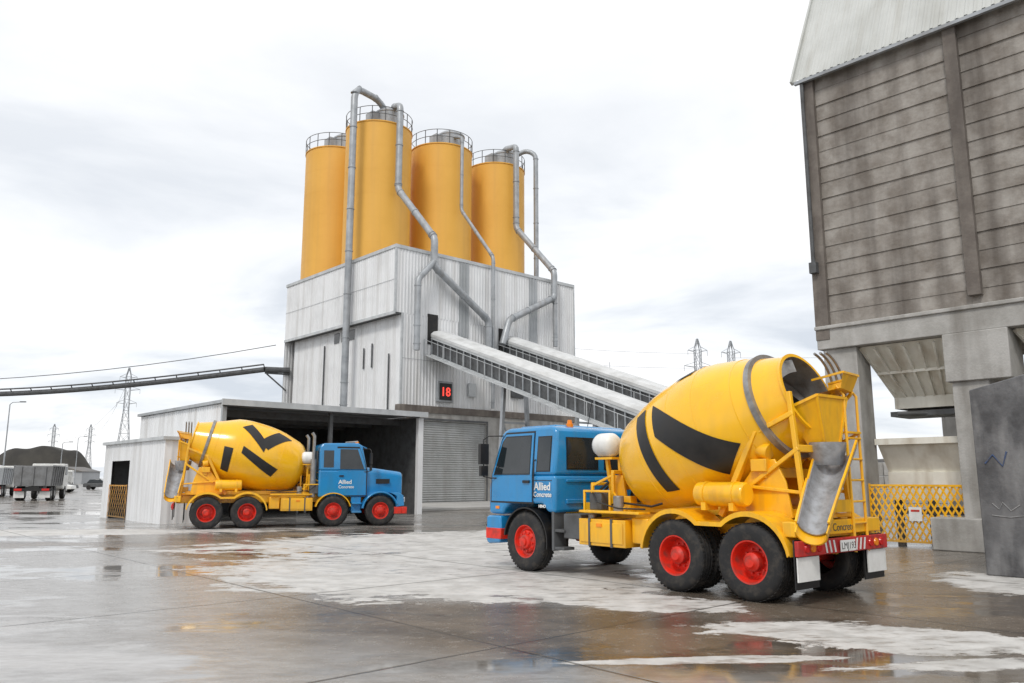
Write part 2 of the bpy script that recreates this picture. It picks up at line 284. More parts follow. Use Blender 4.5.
# ------------------------------------------------------------ mixer trucks
def build_truck(root,P):
    R=.52
    axf,axr=P['axf'],P['axr']; xr=P['rear']; xf=P['front']; vis=P['vis']
    tp=[(.28,.12),(.30,.145),(.36,.155),(.44,.157),(.49,.14),(.515,.11),(.52,.075),(.507,.07),(.507,.055),(.52,.05),(.52,.01),(.507,.005),(.507,-.005),(.52,-.01),(.52,-.05),(.507,-.055),(.507,-.07),(.52,-.075),(.515,-.11),(.49,-.14),(.44,-.157),(.36,-.155),(.28,-.12),(.28,.12)]
    YD=dict(D=(0,1,0),U=(0,0,1),V=(1,0,0))
    tyf=M().rev(tp,n=40,**YD); tyr=M().rev(tp,n=40,**YD).rev(tp,O=(0,-.34,0),n=40,**YD)
    for base in ([0],[0,-.34]):
        t=tyf if len(base)==1 else tyr
        for o in base:
            for i in range(48):
                a=2*PI*i/48; c,s=math.cos(a),math.sin(a)
                for y in(-.1,.1):
                    p=(.515*s,o+y,.515*c); q=(.523*s,o+y,.523*c); t.beam(p,q,.035,.05,up=(0,1,0))
    rf=M().rev([(.292,.12),(.297,.138),(.275,.135),(.262,.09),(.25,.06),(.215,.05),(.19,.085),(.14,.10)],n=32,**YD)
    rr=M().rev([(.292,.12),(.297,.138),(.275,.135),(.262,.09),(.255,-.02),(.235,-.06),(.19,-.045),(.14,-.045)],n=32,**YD)
    hf=M().rev([(.141,.09),(.12,.15),(.085,.165),(.08,.20),(.05,.21),(0,.21)],n=24,**YD)
    hr=M().rev([(.145,-.06),(.13,.0),(.125,.08),(.09,.10),(.07,.135),(0,.14)],n=24,**YD)
    for i in range(10):
        a=2*PI*i/10; x,z=.168*math.sin(a),.168*math.cos(a); hf.cyl((x,.08,z),(x,.125,z),.016,n=8); hr.cyl((x,-.06,z),(x,.0,z),.016,n=8)
    hf.cyl((0,-.9,0),(0,.1,0),.06,n=10); hr.cyl((0,-.9,0),(0,-.02,0),.10,n=10)
    first={}
    for x,kind in [(a,'f') for a in axf]+[(a,'r') for a in axr]:
        for sd_ in(1,-1):
            if kind not in first:
                h=ob('wheel',hf if kind=='f' else hr,RED,root)
                ty=ob('tyre',tyf if kind=='f' else tyr,RUB,h); rm=ob('rim',rf if kind=='f' else rr,RED,h); first[kind]=(h,ty,rm)
            else:
                h0,t0,r0=first[kind]; h=h0.copy(); COL.objects.link(h); h.parent=root
                for q in(t0,r0):
                    c=q.copy(); COL.objects.link(c); c.parent=h
            h.location=(x,sd_*1.04,R); h.rotation_euler=(0,random.uniform(0,.5),0 if sd_>0 else PI)
    c=M()
    for s in(1,-1):
        c.box(xr+.05,xf-.15,s*.40-.04,s*.40+.04,.82,1.08)
        c.box(xr+.3,P['cabr']-.05,s*.42-.05,s*.42+.05,1.085,1.22)
    for x in [xr+.1,xr+.9,axr[0]-.05,axr[-1]+.7,P['cabr']-.6,P['cabr']-.1]: c.box(x-.05,x+.05,-.36,.36,.85,1.04)
    for x in axr: c.box(x-.35,x+.35,-.62,-.5,.55,.72).box(x-.35,x+.35,.5,.62,.55,.72)
    ob('chassis',c,YEL,root,bev=.012)
    for s in(1,-1):
        m=M(); ra=.65; w0,w1=s*.62,s*1.2
        pts=[]
        x1,x2=axr[0],axr[-1]
        for i in range(0,15):
            th=rad(170-i*(170-48)/14) ; pts.append((x2+ra*math.cos(th),R+ra*math.sin(th)))
        for i in range(0,15):
            th=rad(132-i*(132-5)/14); pts.append((x1+ra*math.cos(th),R+ra*math.sin(th)))
        n=len(pts); vs=[]
        for (x,z) in pts:
            vs+=[(x,w0,z),(x,w1,z),(x,w1,z+.03),(x,w0,z+.03)]
        fs=[]
        for i in range(n-1):
            for j in range(4): fs.append((4*i+j,4*i+(j+1)%4,4*i+4+(j+1)%4,4*i+4+j))
        fs+=[(0,1,2,3),(4*n-1,4*n-2,4*n-3,4*n-4)]
        m.add(vs,fs)
        vs=[];fs=[]
        for i,(x,z) in enumerate(pts):
            ccx=x2 if i<15 else x1; d=Vector((x-ccx,z-R)).normalized(); o=Vector((x,z))-d*.04
            vs+=[(x,w1+s*.004,z+.028),(o.x,w1+s*.004,o.y),(o.x,w1-s*.016,o.y),(x,w1-s*.016,z+.028)]
        for i in range(n-1):
            for j in range(4): fs.append((4*i+j,4*i+(j+1)%4,4*i+4+(j+1)%4,4*i+4+j))
        m.add(vs,fs)
        for x in(x1,x2): m.beam((x,s*.40,R+ra+.0),(x,s*.7,R+ra+.0),.06)
        ob('mudguard',m,YEL,root,ang=50)
    # drum
    O=Vector(P['dO']); ML=Vector(P['dM']); D=(ML-O); LN=D.length; D.normalize(); U=Vector((0,1,0)).cross(D); U=U if U.z>0 else -U; V=Vector((0,1,0))
    R0=P['R']
    prof=[(0,-.24),(.25,-.225),(.45,-.18),(.62,-.11),(.75,-.02),(.84,.08),(.90,.20),(R0-.10,.20*LN),(R0-.04,.28*LN),(R0-.01,.36*LN),(R0,.44*LN),(R0,.54*LN),(R0-.02,.60*LN),(R0-.06,.66*LN),(.90,.79*LN),(.79,.87*LN),(.66,.97*LN),(.62,LN),(.65,LN+.01),(.65,LN+.05),(.60,LN+.05)]
    def rad_at(t):
        for (r0,t0),(r1,t1) in zip(prof[4:],prof[5:]):
            if t0<=t<=t1: return r0+(r1-r0)*(t-t0)/max(1e-6,t1-t0)
        return .8
    kw=dict(O=O,D=D,U=U,V=V)
    d=M().rev(prof,n=72,**kw)
    drum=ob('drum',d,YELD,root,ang=30)
    sm=M()
    for t in(.205*LN,.44*LN,.60*LN,.79*LN):
        r=rad_at(t); sm.rev([(r-.01,t-.012),(r+.003,t-.008),(r+.003,t+.008),(r-.01,t+.012)],n=72,**kw)
    ob('weld_seam',sm,YELD,drum)
    vs=[];N=6
    for i in range(N+1):
        for j in range(N+1):
            tt=(.56+.11*i/N)*LN; th=rad(152+20*j/N)*vis; q=rad_at(tt)+.02; vs.append(O+D*tt+q*(math.cos(th)*U+math.sin(th)*V))
    ob('hatch',M().add(vs,[(i*(N+1)+j,i*(N+1)+j+1,(i+1)*(N+1)+j+1,(i+1)*(N+1)+j) for i in range(N) for j in range(N)]),YELD,drum)
    di=M().rev([(.60,LN+.05),(.59,LN),(.66,LN-.5),(.74,LN-.9),(0,LN-1.0)],n=48,**kw)
    for i in range(2):
        vs=[];fs=[]
        for j in range(25):
            a=PI*i+j*.18; t=LN+.0-j*.035; r=.58+ (LN-t)*.1
            for q in(r,r-.2): vs.append(O+D*t+q*(math.cos(a)*U+math.sin(a)*V))
        for j in range(24): fs.append((2*j,2*j+1,2*j+3,2*j+2))
        di.add(vs,fs)
    ob('drum_mouth',di,STEEL,drum,fixn=False)
    t=.87*LN; r=rad_at(t); ob('roller_ring',M().rev([(r-.03,t-.05),(r+.05,t-.045),(r+.05,t+.045),(r-.03,t+.05)],n=72,**kw),STEEL,drum,ang=30)
    for poly in P['marks']:
        a,b,c2,dd=poly; vs=[];N=22;K=8
        for i in range(N+1):
            u=i/N
            for j in range(K+1):
                w=j/K
                tt=(a[0]*(1-u)+b[0]*u)*(1-w)+(dd[0]*(1-u)+c2[0]*u)*w; th=(a[1]*(1-u)+b[1]*u)*(1-w)+(dd[1]*(1-u)+c2[1]*u)*w
                tt*=LN; th=rad(th)*vis; q=rad_at(tt)+.012
                vs.append(O+D*tt+q*(math.cos(th)*U+math.sin(th)*V))
        ob('marking',M().add(vs,[(i*(K+1)+j,i*(K+1)+j+1,(i+1)*(K+1)+j+1,(i+1)*(K+1)+j) for i in range(N) for j in range(K)]),BLACK,drum)
    # front pedestal
    m=M(); px=O.x+.25
    m.cyl(O+D*-.16,O+D*-.42,.2,n=20)
    m.prism([(px-.05,1.1),(px+.35,1.1),(px+.28,O.z-.1),(px+.05,O.z-.1)],-.42,-.36); m.prism([(px-.05,1.1),(px+.35,1.1),(px+.28,O.z-.1),(px+.05,O.z-.1)],.36,.42)
    m.box(px+.05,px+.28,-.36,.36,O.z-.35,O.z-.16)
    for s in(1,-1):
        m.beam((px+.1,s*.6,1.05),(px+.1,s*.6,1.75),.06).beam((px+.45,s*.75,1.05),(px+.45,s*.75,1.55),.05).beam((px+.1,s*.6,1.7),(px+.45,s*.75,1.52),.045).beam((px-.4,s*.85,1.12),(px+.1,s*.6,1.4),.045)
        m.beam((px-.1,s*.9,1.1),(px-.1,s*.9,1.45),.04).beam((px+.5,s*.9,1.1),(px+.5,s*.9,1.45),.04).beam((px-.1,s*.9,1.43),(px+.5,s*.9,1.43),.04)
    m.beam((px+.1,-.62,1.75),(px+.1,.62,1.75),.07).beam((px+.45,-.77,1.55),(px+.45,.77,1.55),.05)
    m.box(px-.3,px+.3,.45,.62,1.1,1.35)
    ob('front_pedestal',m,YEL,root,bev=.01)
    h=M()
    for i in range(4):
        y=.15+.13*i
        h.tube([(px+.45,y,1.12),(px+.42,y+.05,1.45),(px+.3,y*.8,1.62),(px+.1,y*.5,1.7)],.022,n=8)
        h.tube([(px+.45,-y,1.12),(px+.40,-y-.05,1.4),(px+.3,-y*.8,1.6),(px+.1,-y*.5,1.65)],.022,n=8)
    h.tube([(px+.2,vis*.72,1.15),(px-.2,vis*.8,1.25),(px-.9,vis*.78,1.2),(axr[0]+.6,vis*.7,1.25)],.018,n=8)
    h.tube([(px+.3,vis*.9,1.4),(px+.1,vis*1.0,1.25),(px-.4,vis*1.02,1.16),(axr[0]+.75,vis*.95,1.16)],.014,n=8)
    ob('hydraulic_hose',h,BLACK,root)
    ob('control_box',M().box(px+.1,px+.38,vis*.78-.12,vis*.78+.12,1.12,1.4),DGREY,root,bev=.01)
    ob('air_bottle',M().cyl((px-.25,vis*.85,1.10),(px-.25,vis*.85,1.36),.09,n=16),STEEL,root,bev=.02)
    wx,wy,wz=P['tank']
    wt=M().rev([(0,-.25),(.10,-.24),(.17,-.20),(.205,-.14),(.21,-.08),(.21,.08),(.205,.14),(.17,.20),(.10,.24),(0,.25)],O=(wx,wy,wz),D=(1,0,0),U=(0,0,1),V=(0,1,0),n=28)
    ob('water_tank',wt,WHITEP,root)
    ob('tank_bracket',M().beam((wx,wy,wz-.2),(wx,wy*.7,1.1),.06).beam((wx-.2,wy*.8,wz-.25),(wx-.2,wy*.7,1.1),.05).box(wx-.2,wx+.2,wy-.10,wy+.10,wz-.25,wz-.21),YEL,root)
    x0=P['boxx']
    for s in(1,-1):
        sb=M(); ya,yb=sorted((s*.62,s*1.12)); sb.box(x0-1.05,x0,ya,yb,.55,.98)
        yo,yi=sorted((s*1.122,s*1.135)); sb.box(x0-1.0,x0-.05,yo,yi,.60,.93)
        sb.beam((x0-.1,s*.42,.95),(x0-.1,s*.66,.95),.08).beam((x0-.9,s*.42,.95),(x0-.9,s*.66,.95),.08)
        ob('side_tank',sb,YEL,root,bev=.02)
        ya,yb=sorted((s*.66,s*1.0)); ob('tool_box',M().box(x0-1.42,x0-1.08,ya,yb,.62,1.02),YEL,root,bev=.02)
        ob('tank_strap',M().box(x0-.28,x0-.24,*sorted((s*.60,s*1.145)),.54,.99).box(x0-.78,x0-.74,*sorted((s*.60,s*1.145)),.54,.99),DGREY,root)
        ob('filler_cap',M().cyl((x0-.15,s*.95,.98),(x0-.15,s*.95,1.04),.07,n=16),STEEL,root)
        ob('side_step',M().box(axr[0]+.72,x0-.02,s*1.0-.14,s*1.0+.14,1.08,1.12),YEL,root,bev=.008)
        ob('side_light',M().box(x0-.55,x0-.43,s*1.14-.01,s*1.14+.01,.86,.91),LAMPO,root)
    tx=P['roll']; rb=M(); s=vis
    rb.rev([(0,-.42),(.15,-.42),(.17,-.40),(.175,-.38),(.175,.38),(.17,.40),(.15,.42),(0,.42)],O=(tx,s*.93,1.42),D=(1,0,0),U=(0,0,1),V=(0,1,0),n=24)
    rb.box(tx-.28,tx-.2,s*.93-.15,s*.93+.15,1.19,1.30).box(tx+.2,tx+.28,s*.93-.15,s*.93+.15,1.19,1.30)
    for dx in(-.25,.25): rb.rev([(.176,-.02),(.186,-.02),(.186,.02),(.176,.02)],O=(tx+dx,s*.93,1.42),D=(1,0,0),U=(0,0,1),V=(0,1,0),n=24)
    ob('side_cylinder',rb,YEL,root)
    # rear pedestal
    rp=M(); tR=.87*LN; rc=O+D*tR; mx_,mz=ML.x,ML.z
    for s in(1,-1):
        y=s*.60
        rp.prism([(rc.x+.75,1.1),(rc.x-.45,1.1),(rc.x-.36,1.6),(rc.x-.20,rc.z-.80),(rc.x+.10,rc.z-.86)],y-.02,y+.02)
        rp.beam((rc.x+.66,s*.72,1.1),(rc.x+.02,s*.72,rc.z-.40),.10,.09)
        rp.beam((xr+.16,s*.60,1.05),(mx_-.10,s*.62,mz+.0),.07,.07)
        rp.beam((rc.x+.02,s*.70,rc.z-.42),(mx_-.15,s*.62,mz-.30),.07)
        rp.beam((rc.x+.25,s*.66,1.5),(mx_-.20,s*.62,mz-.8),.06)
        rp.beam((rc.x+.40,s*.68,1.55),(xr+.18,s*.60,1.45),.05)
        rp.box(rc.x-.12,rc.x+.14,s*.62-.09,s*.62+.09,rc.z-.98,rc.z-.80)
        rp.cyl((rc.x-.10,s*.56,rc.z-.70),(rc.x+.07,s*.56,rc.z-.66),.12,n=16)
    rp.beam((rc.x-.02,-.66,rc.z-1.0),(rc.x-.02,.66,rc.z-1.0),.12,.14)
    rp.beam((mx_-.16,-.62,mz-.80),(mx_-.16,.62,mz-.80),.08,.10)
    rp.box(rc.x-.7,rc.x+.5,-.55,.55,1.10,1.16)
    ob('rear_pedestal',rp,YEL,root,bev=.01)
    hp=M(); tb=[(mx_-.12,.20),(mx_-.12,-.20),(mx_-.36,-.18),(mx_-.36,.18)]; tt=[(mx_+.04,.50),(mx_+.04,-.50),(mx_-.40,-.40),(mx_-.40,.40)]
    zb=mz-.78; zt=[mz-.24,mz-.24,mz-.06,mz-.06]
    vs=[(x,y,zb) for x,y in tb]+[(x,y,zt[i]) for i,(x,y) in enumerate(tt)]
    vi=[(x,y*.93,zb) for x,y in tb]+[(x+(-.02 if i<2 else .02),y*.94,zt[i]) for i,(x,y) in enumerate(tt)]
    hp.add(vs+vi,[(i,(i+1)%4,4+(i+1)%4,4+i) for i in(1,2,3)]+[(8+i,12+i,12+(i+1)%4,8+(i+1)%4) for i in(1,2,3)]+[(4+i,4+(i+1)%4,12+(i+1)%4,12+i) for i in(1,2,3)])
    for i in(1,2,3): hp.beam(vs[4+i],vs[4+(i+1)%4],.04)
    for i in(2,3): hp.beam(vs[i],vs[4+i],.035)
    ob('hopper',hp,YEL,root,fixn=False)
    # loading scoop: compact, close behind the mouth on its far side
    lh=M(); f=-vis
    A=[(mx_-.06,f*.16,mz+.02),(mx_-.06,f*.52,mz-.02),(mx_-.42,f*.56,mz+.04),(mx_-.44,f*.20,mz+.08)]
    B=[(mx_-.04,f*.12,mz+.22),(mx_-.04,f*.58,mz+.20),(mx_-.50,f*.62,mz+.28),(mx_-.52,f*.14,mz+.30)]
    lh.add(A+B,[(0,1,2,3),(1,2,6,5),(2,3,7,6)])
    for i,j in((5,6),(6,7),(4,7)): lh.beam((A+B)[i],(A+B)[j],.03)
    lh.beam(A[2],(mx_-.14,f*.62,mz-.2),.04)
    ob('loading_scoop',lh,YEL,root,fixn=False)
    sg_=M()
    for q in range(3):
        xx=mx_-.08-.09*q
        sg_.tube([(xx,-vis*(.66)*math.sin(rad(a)),mz+.02+.62*math.cos(rad(a))) for a in range(15,141,9)],.020,n=8)
    ob('guard_hoop',sg_,STEEL,root,fixn=False)
    # chute
    c0,c1=Vector(P['chute'][0]),Vector(P['chute'][1]); dd=(c1-c0).normalized(); ax=dd.cross(Vector((0,0,1))).normalized(); upv=ax.cross(dd)
    if upv.z<0: upv=-upv
    def trough(ch,p,q,r1,r2,a=1.05):
        vs=[];K=12
        for P_,r_ in((p,r1),(q,r2)):
            for rr_ in(r_,r_-.018):
                for j in range(K+1):
                    th=-PI/2*a+PI*a*j/K; vs.append(P_+ax*rr_*math.sin(th)-upv*rr_*math.cos(th))
        n=K+1; fs=[]
        for j in range(K):
            fs+=[(j,j+1,2*n+j+1,2*n+j),(n+j,3*n+j,3*n+j+1,n+j+1),(j,n+j,n+j+1,j+1),(2*n+j,2*n+j+1,3*n+j+1,3*n+j)]
        fs+=[(0,2*n,3*n,n),(K,n+K,3*n+K,2*n+K)]
        ch.add(vs,fs)
    ch=M(); trough(ch,c0,c0+(c1-c0)*.55,.27,.225); trough(ch,c0+(c1-c0)*.50+upv*.02,c1,.235,.20)
    cho=ob('chute',ch,CHUTE,root)
    cf=M(); o1=Vector((mx_-.27,0,zb)); 
    cf.rev([(.27,.10),(.26,0),(.20,-.20),(.19,-.22)],O=o1+Vector((0,0,-.03)),n=24)
    ob('collector',cf,CHUTE,root,fixn=False)
    cy=M(); trp=c0+(c1-c0)*.40
    cy.cyl((mx_-.28,0.0,1.1),(mx_-.28,0,mz-1.25),.06,n=12).beam((mx_-.28,0,1.3),trp-upv*.24,.06)
    for s in(1,-1): cy.beam(c0+ax*s*.27+upv*.02,c0+(c1-c0)*.55+ax*s*.235+upv*.02,.03).beam(c0+(c1-c0)*.5+ax*s*.245+upv*.04,c1+ax*s*.21+upv*.03,.03)
    trough(cy,c1-dd*.16+upv*-.012,c1+dd*.14-upv*.03,.225,.21)
    cy.box(mx_-.42,mx_-.05,-.3,.3,1.18,1.35)
    ob('chute_bracket',cy,YEL,root)
    ld=M(); lx=xr-.02; y0,y1=(-.34*vis,-.70*vis)
    for y in(y0,y1): ld.tube([(lx,y,.62),(lx+.02,y,mz-.55),(lx+.02,y,mz-.02),(lx+.12,y,mz+.12),(lx+.22,y,mz+.0),(lx+.22,y,mz-.55)],.022,n=8)
    for i in range(6):
        z=.72+i*.3; ld.cyl((lx,y0,z),(lx,y1,z),.016,n=8)
    ld.box(lx-.02,lx+.36,min(y0,y1),max(y0,y1),mz-.57,mz-.54)
    ld.beam((lx,y0,.95),(xr+.3,y0,.95),.04).beam((lx,y1,.95),(xr+.3,y1,.95),.04).beam((lx,y1,mz-.55),(mx_-.15,-.6*vis,mz-.7),.04)
    ob('ladder',ld,YEL,root)
    ob('rear_beam',M().box(xr+.0,xr+.20,-1.14,1.14,.88,1.08),YEL,root,bev=.015)
    bar=ob('light_bar',M().box(xr-.06,xr-.002,-1.2,1.2,.64,.84),REDB,root,bev=.01)
    for s in(1,-1):
        for i,mm in enumerate((LAMPR,LAMPO,LAMPR)):
            ob('tail_light',M().cyl((xr-.062,s*(1.0-.15*i),.74),(xr-.080,s*(1.0-.15*i),.74),.058,.05,n=20),mm,bar)
        for i in range(3): ob('white_stripe',M().prism([(s*(.26+.11*i),.66),(s*(.30+.11*i),.66),(s*(.34+.11*i),.82),(s*(.30+.11*i),.82)],xr-.066,xr-.062,ax='x'),WHITEP,bar)
        ob('mudflap',M().box(xr-.03,xr-.01,s*.92-.26,s*.92+.26,.32,.63),WHITEP if P['flapw'] else BLACK,root)
        ob('mudflap',M().box(axr[-1]-.70,axr[-1]-.68,s*.9-.28,s*.9+.28,.22,.85),BLACK,root)
    pl=ob('number_plate',M().box(xr-.095,xr-.088,-.2,.2,.66,.81),WHITEP,root)
    text('plate_text',P['plate'],.13,(xr-.0955,.175,.69),(0,-1,0),(0,0,1),BLACK,pl,thick=.002)
    text('lettering','Allied Concrete',.15,(xr-.003,.60,.93),(0,-1,0),(0,0,1),DGREY,root,thick=.003)
    en=M().box(P['cabr']+.2,xf-.5,-.38,.38,.6,1.0).cyl((P['cabr'],-.3,.7),(axr[0]+.5,-.2,.72),.06,n=10)
    ob('engine',en,BLACK,root,bev=.02)

def cab_mirrors(root,x,z,w):
    for s in(1,-1):
        mr=M(); y=s*(w+.22)
        mr.tube([(x-.1,s*(w-.05),z+.42),(x+.15,s*(w+.12),z+.42),(x+.18,y,z+.35),(x+.18,y,z-.35),(x+.1,s*(w+.1),z-.38),(x-.1,s*(w-.02),z-.38)],.014,n=8)
        mr.box(x+.14,x+.22,y-.10,y+.10,z-.12,z+.27).box(x+.14,x+.21,y-.085,y+.085,z-.34,z-.15)
        ob('mirror',mr,BLACK,root,bev=.015)

def cabover(root,P):
    x0,x1=P['cabr'],P['front']; H=P['H']; zb=1.70
    hw=lambda z:1.17-max(0,z-zb)*.10
    low=[(x0,1.05),(x0,zb),(x1-.05,zb),(x1,1.45),(x1,.98),(.66,.98),(.60,1.08),(.45,1.19),(-.45,1.19),(-.6,1.05)]
    up=[(x0,zb),(x0,2.2),(x0+.02,H-.12),(x0+.06,H-.04),(x0+.18,H),(x1-.52,H+.01),(x1-.38,H-.03),(x1-.29,H-.10),(x1-.24,H-.22),(x1-.05,zb)]
    m=M().prism(low,lambda z:-hw(z),hw).prism(up,lambda z:-hw(z),hw)
    cab=ob('cab',m,BLUE,root,bev=.06,seg=3)
    ob('roof_panel',M().prism([(x0+.22,H-.01),(x0+.27,H+.035),(x1-.64,H+.04),(x1-.56,H-.01)],-.88,.88),BLUE,cab,bev=.025)
    def side(name,poly,off,mat,par,th=.012,bev=0):
        r={}
        for s in(1,-1):
            r[s]=ob(name,M().prism(poly,(lambda z,s=s:s*(hw(z)+off)),(lambda z,s=s:s*(hw(z)+off+th))),mat,par if not isinstance(par,dict) else par[s],bev=bev)
        return r
    dx0,dx1=x0+.60,x1-.12
    side('door_seal',[(dx0-.03,1.19),(dx0-.03,zb),(dx1+.035,zb),(dx1+.06,1.19)],-.004,BLACK,cab,th=.006)
    side('door_seal',[(dx0-.03,zb),(dx0-.02,H-.075),(dx1-.33,H-.075),(dx1-.20,H-.19),(dx1+.035,zb)],-.004,BLACK,cab,th=.006)
    dr=side('door',[(dx0,1.22),(dx0,zb-.0),(dx1+.0,zb-.0),(dx1+.02,1.22)],-.002,BLUE,cab,th=.018,bev=.004)
    side('door_frame',[(dx0,zb+.003),(dx0+.01,H-.11),(dx1-.34,H-.11),(dx1-.23,H-.22),(dx1+.0,zb+.003)],-.002,BLUE,dr,th=.018)
    side('window_trim',[(dx0+.05,zb+.01),(dx0+.06,H-.15),(dx1-.35,H-.15),(dx1-.25,H-.25),(dx1-.05,zb+.01)],.0145,BLACK,dr,th=.004)
    side('window',[(dx0+.07,zb+.03),(dx0+.08,H-.17),(dx1-.36,H-.17),(dx1-.27,H-.26),(dx1-.07,zb+.03)],.017,GLASS,dr,th=.004)
    side('handle',[(dx0+.05,1.56),(dx0+.05,1.61),(dx0+.23,1.61),(dx0+.23,1.56)],.014,BLACK,dr,th=.03)
    side('quarter_window_trim',[(x0+.12,zb+.06),(x0+.12,H-.18),(x0+.50,H-.18),(x0+.50,zb+.06)],-.003,BLACK,cab,th=.006)
    side('quarter_window',[(x0+.14,zb+.08),(x0+.14,H-.2),(x0+.48,H-.2),(x0+.48,zb+.08)],.004,GLASS,cab,th=.004)
    side('belt_line',[(x0+.07,zb-.10),(x0+.07,zb-.088),(dx0-.03,zb-.088),(dx0-.03,zb-.10)],-.004,BLACK,cab,th=.007)
    xa=lambda z:(x1-.05)+(z-zb)/((H-.22)-zb)*(-.19)
    vs=[(xa(z)+.012,y*(hw(z)-.1),z) for z in(zb+.04,H-.28) for y in(-1,1)]
    ob('windscreen',M().add(vs,[(0,1,3,2)]),GLASS,cab)
    for s in(1,-1):
        ya,yb=sorted((s*.1,s*.86)); ob('rear_window_trim',M().box(x0-.010,x0-.0,ya-.02,yb+.02,zb+.10,H-.20),BLACK,cab); ob('rear_window',M().box(x0-.018,x0-.011,ya,yb,zb+.12,H-.22),GLASS,cab)
    ob('rear_panel',M().box(x0-.03,x0-.001,-.9,.9,1.2,1.28).box(x0-.03,x0-.001,-.9,.9,1.58,1.63),BLUE,cab,bev=.01)
    bm=ob('bumper',M().prism([(x1-.03,.42),(x1+.05,.46),(x1+.05,.92),(x1-.02,.95),(.70,.95),(.68,.6),(x1-.35,.45)],-1.19,1.19),BLUE,root,bev=.03)
    ob('bumper_band',M().box(x1-.4,x1+.056,-1.195,1.195,.52,.72),RED,bm,bev=.01)
    for s in(1,-1): ob('headlight',M().box(x1+.045,x1+.07,s*.9-.22,s*.9+.22,.72,.9),LAMPW,bm,bev=.015)
    ob('grille',M().box(x1-.02,x1+.012,-.7,.7,1.05,1.4),BLACK,cab,bev=.01)
    for s in(1,-1):
        a=M().rev([(.585,-.25),(.585,.26),(.61,.265),(.61,-.25)],O=(0,s*.92,.52),D=(0,s,0),U=(1,0,0),V=(0,0,1),n=20,a0=rad(8),a1=rad(190))
        ob('wheel_arch',a,BLACK,cab)
        ob('step',M().box(-.98,-.68,s*1.0-.13,s*1.0+.13,.42,.47).box(-.98,-.68,s*1.0-.13,s*1.0+.13,.72,.77).box(-.75,-.69,s*1.0-.15,s*1.0+.15,.4,1.1),DGREY,cab,bev=.01)
        ob('side_lamp',M().box(.75,.85,s*1.175-.01,s*1.175+.01,1.08,1.13),LAMPO,cab)
        ob('grab_rail',M().tube([(dx0-.07,s*1.175,1.3),(dx0-.07,s*1.215,1.33),(dx0-.07,s*1.19,1.95),(dx0-.07,s*1.15,1.98)],.012,n=8),BLACK,cab)
        ob('wiper',M().beam((x1-.0,s*.5,zb+.02),(x1-.10,s*.1,zb+.35),.02),BLACK,cab)
    cab_mirrors(root,x1-.25,2.03,1.14)
    ob('beacon',M().cyl((x0+.25,.55,H),(x0+.25,.55,H+.06),.07,n=16).cyl((x0+.25,.55,H+.06),(x0+.25,.55,H+.13),.050,.04,n=16),LAMPO,cab)
    ob('aerial',M().cyl((x1-.6,-.9,H-.02),(x1-.75,-.92,H+.6),.008,n=6),BLACK,cab)
    for s,xa_,dx in((1,x0+.54,-1),(-1,x0+.06,1)):
        text('lettering','Allied',.19,(xa_,s*1.178,1.44),(dx,0,0),(0,0,1),WHITEP,cab,thick=.006,bold=.004)
        text('lettering','Concrete',.125,(xa_+dx*-.02,s*1.178,1.32),(dx,0,0),(0,0,1),WHITEP,cab,thick=.006,bold=.002)
        text('lettering','HINO',.075,(xa_+.12*dx,s*1.178,1.13),(dx,0,0),(0,0,1),WHITEP,cab,thick=.006,bold=.002)
    ob('air_intake',M().tube([(x0-.18,-.75,1.1),(x0-.18,-.75,H-.15),(x0-.1,-.75,H+.02)],.09,n=14),BLACK,root)
    ob('battery_box',M().box(x0-.55,x0-.12,.55,1.08,.62,1.04),DGREY,root,bev=.02)

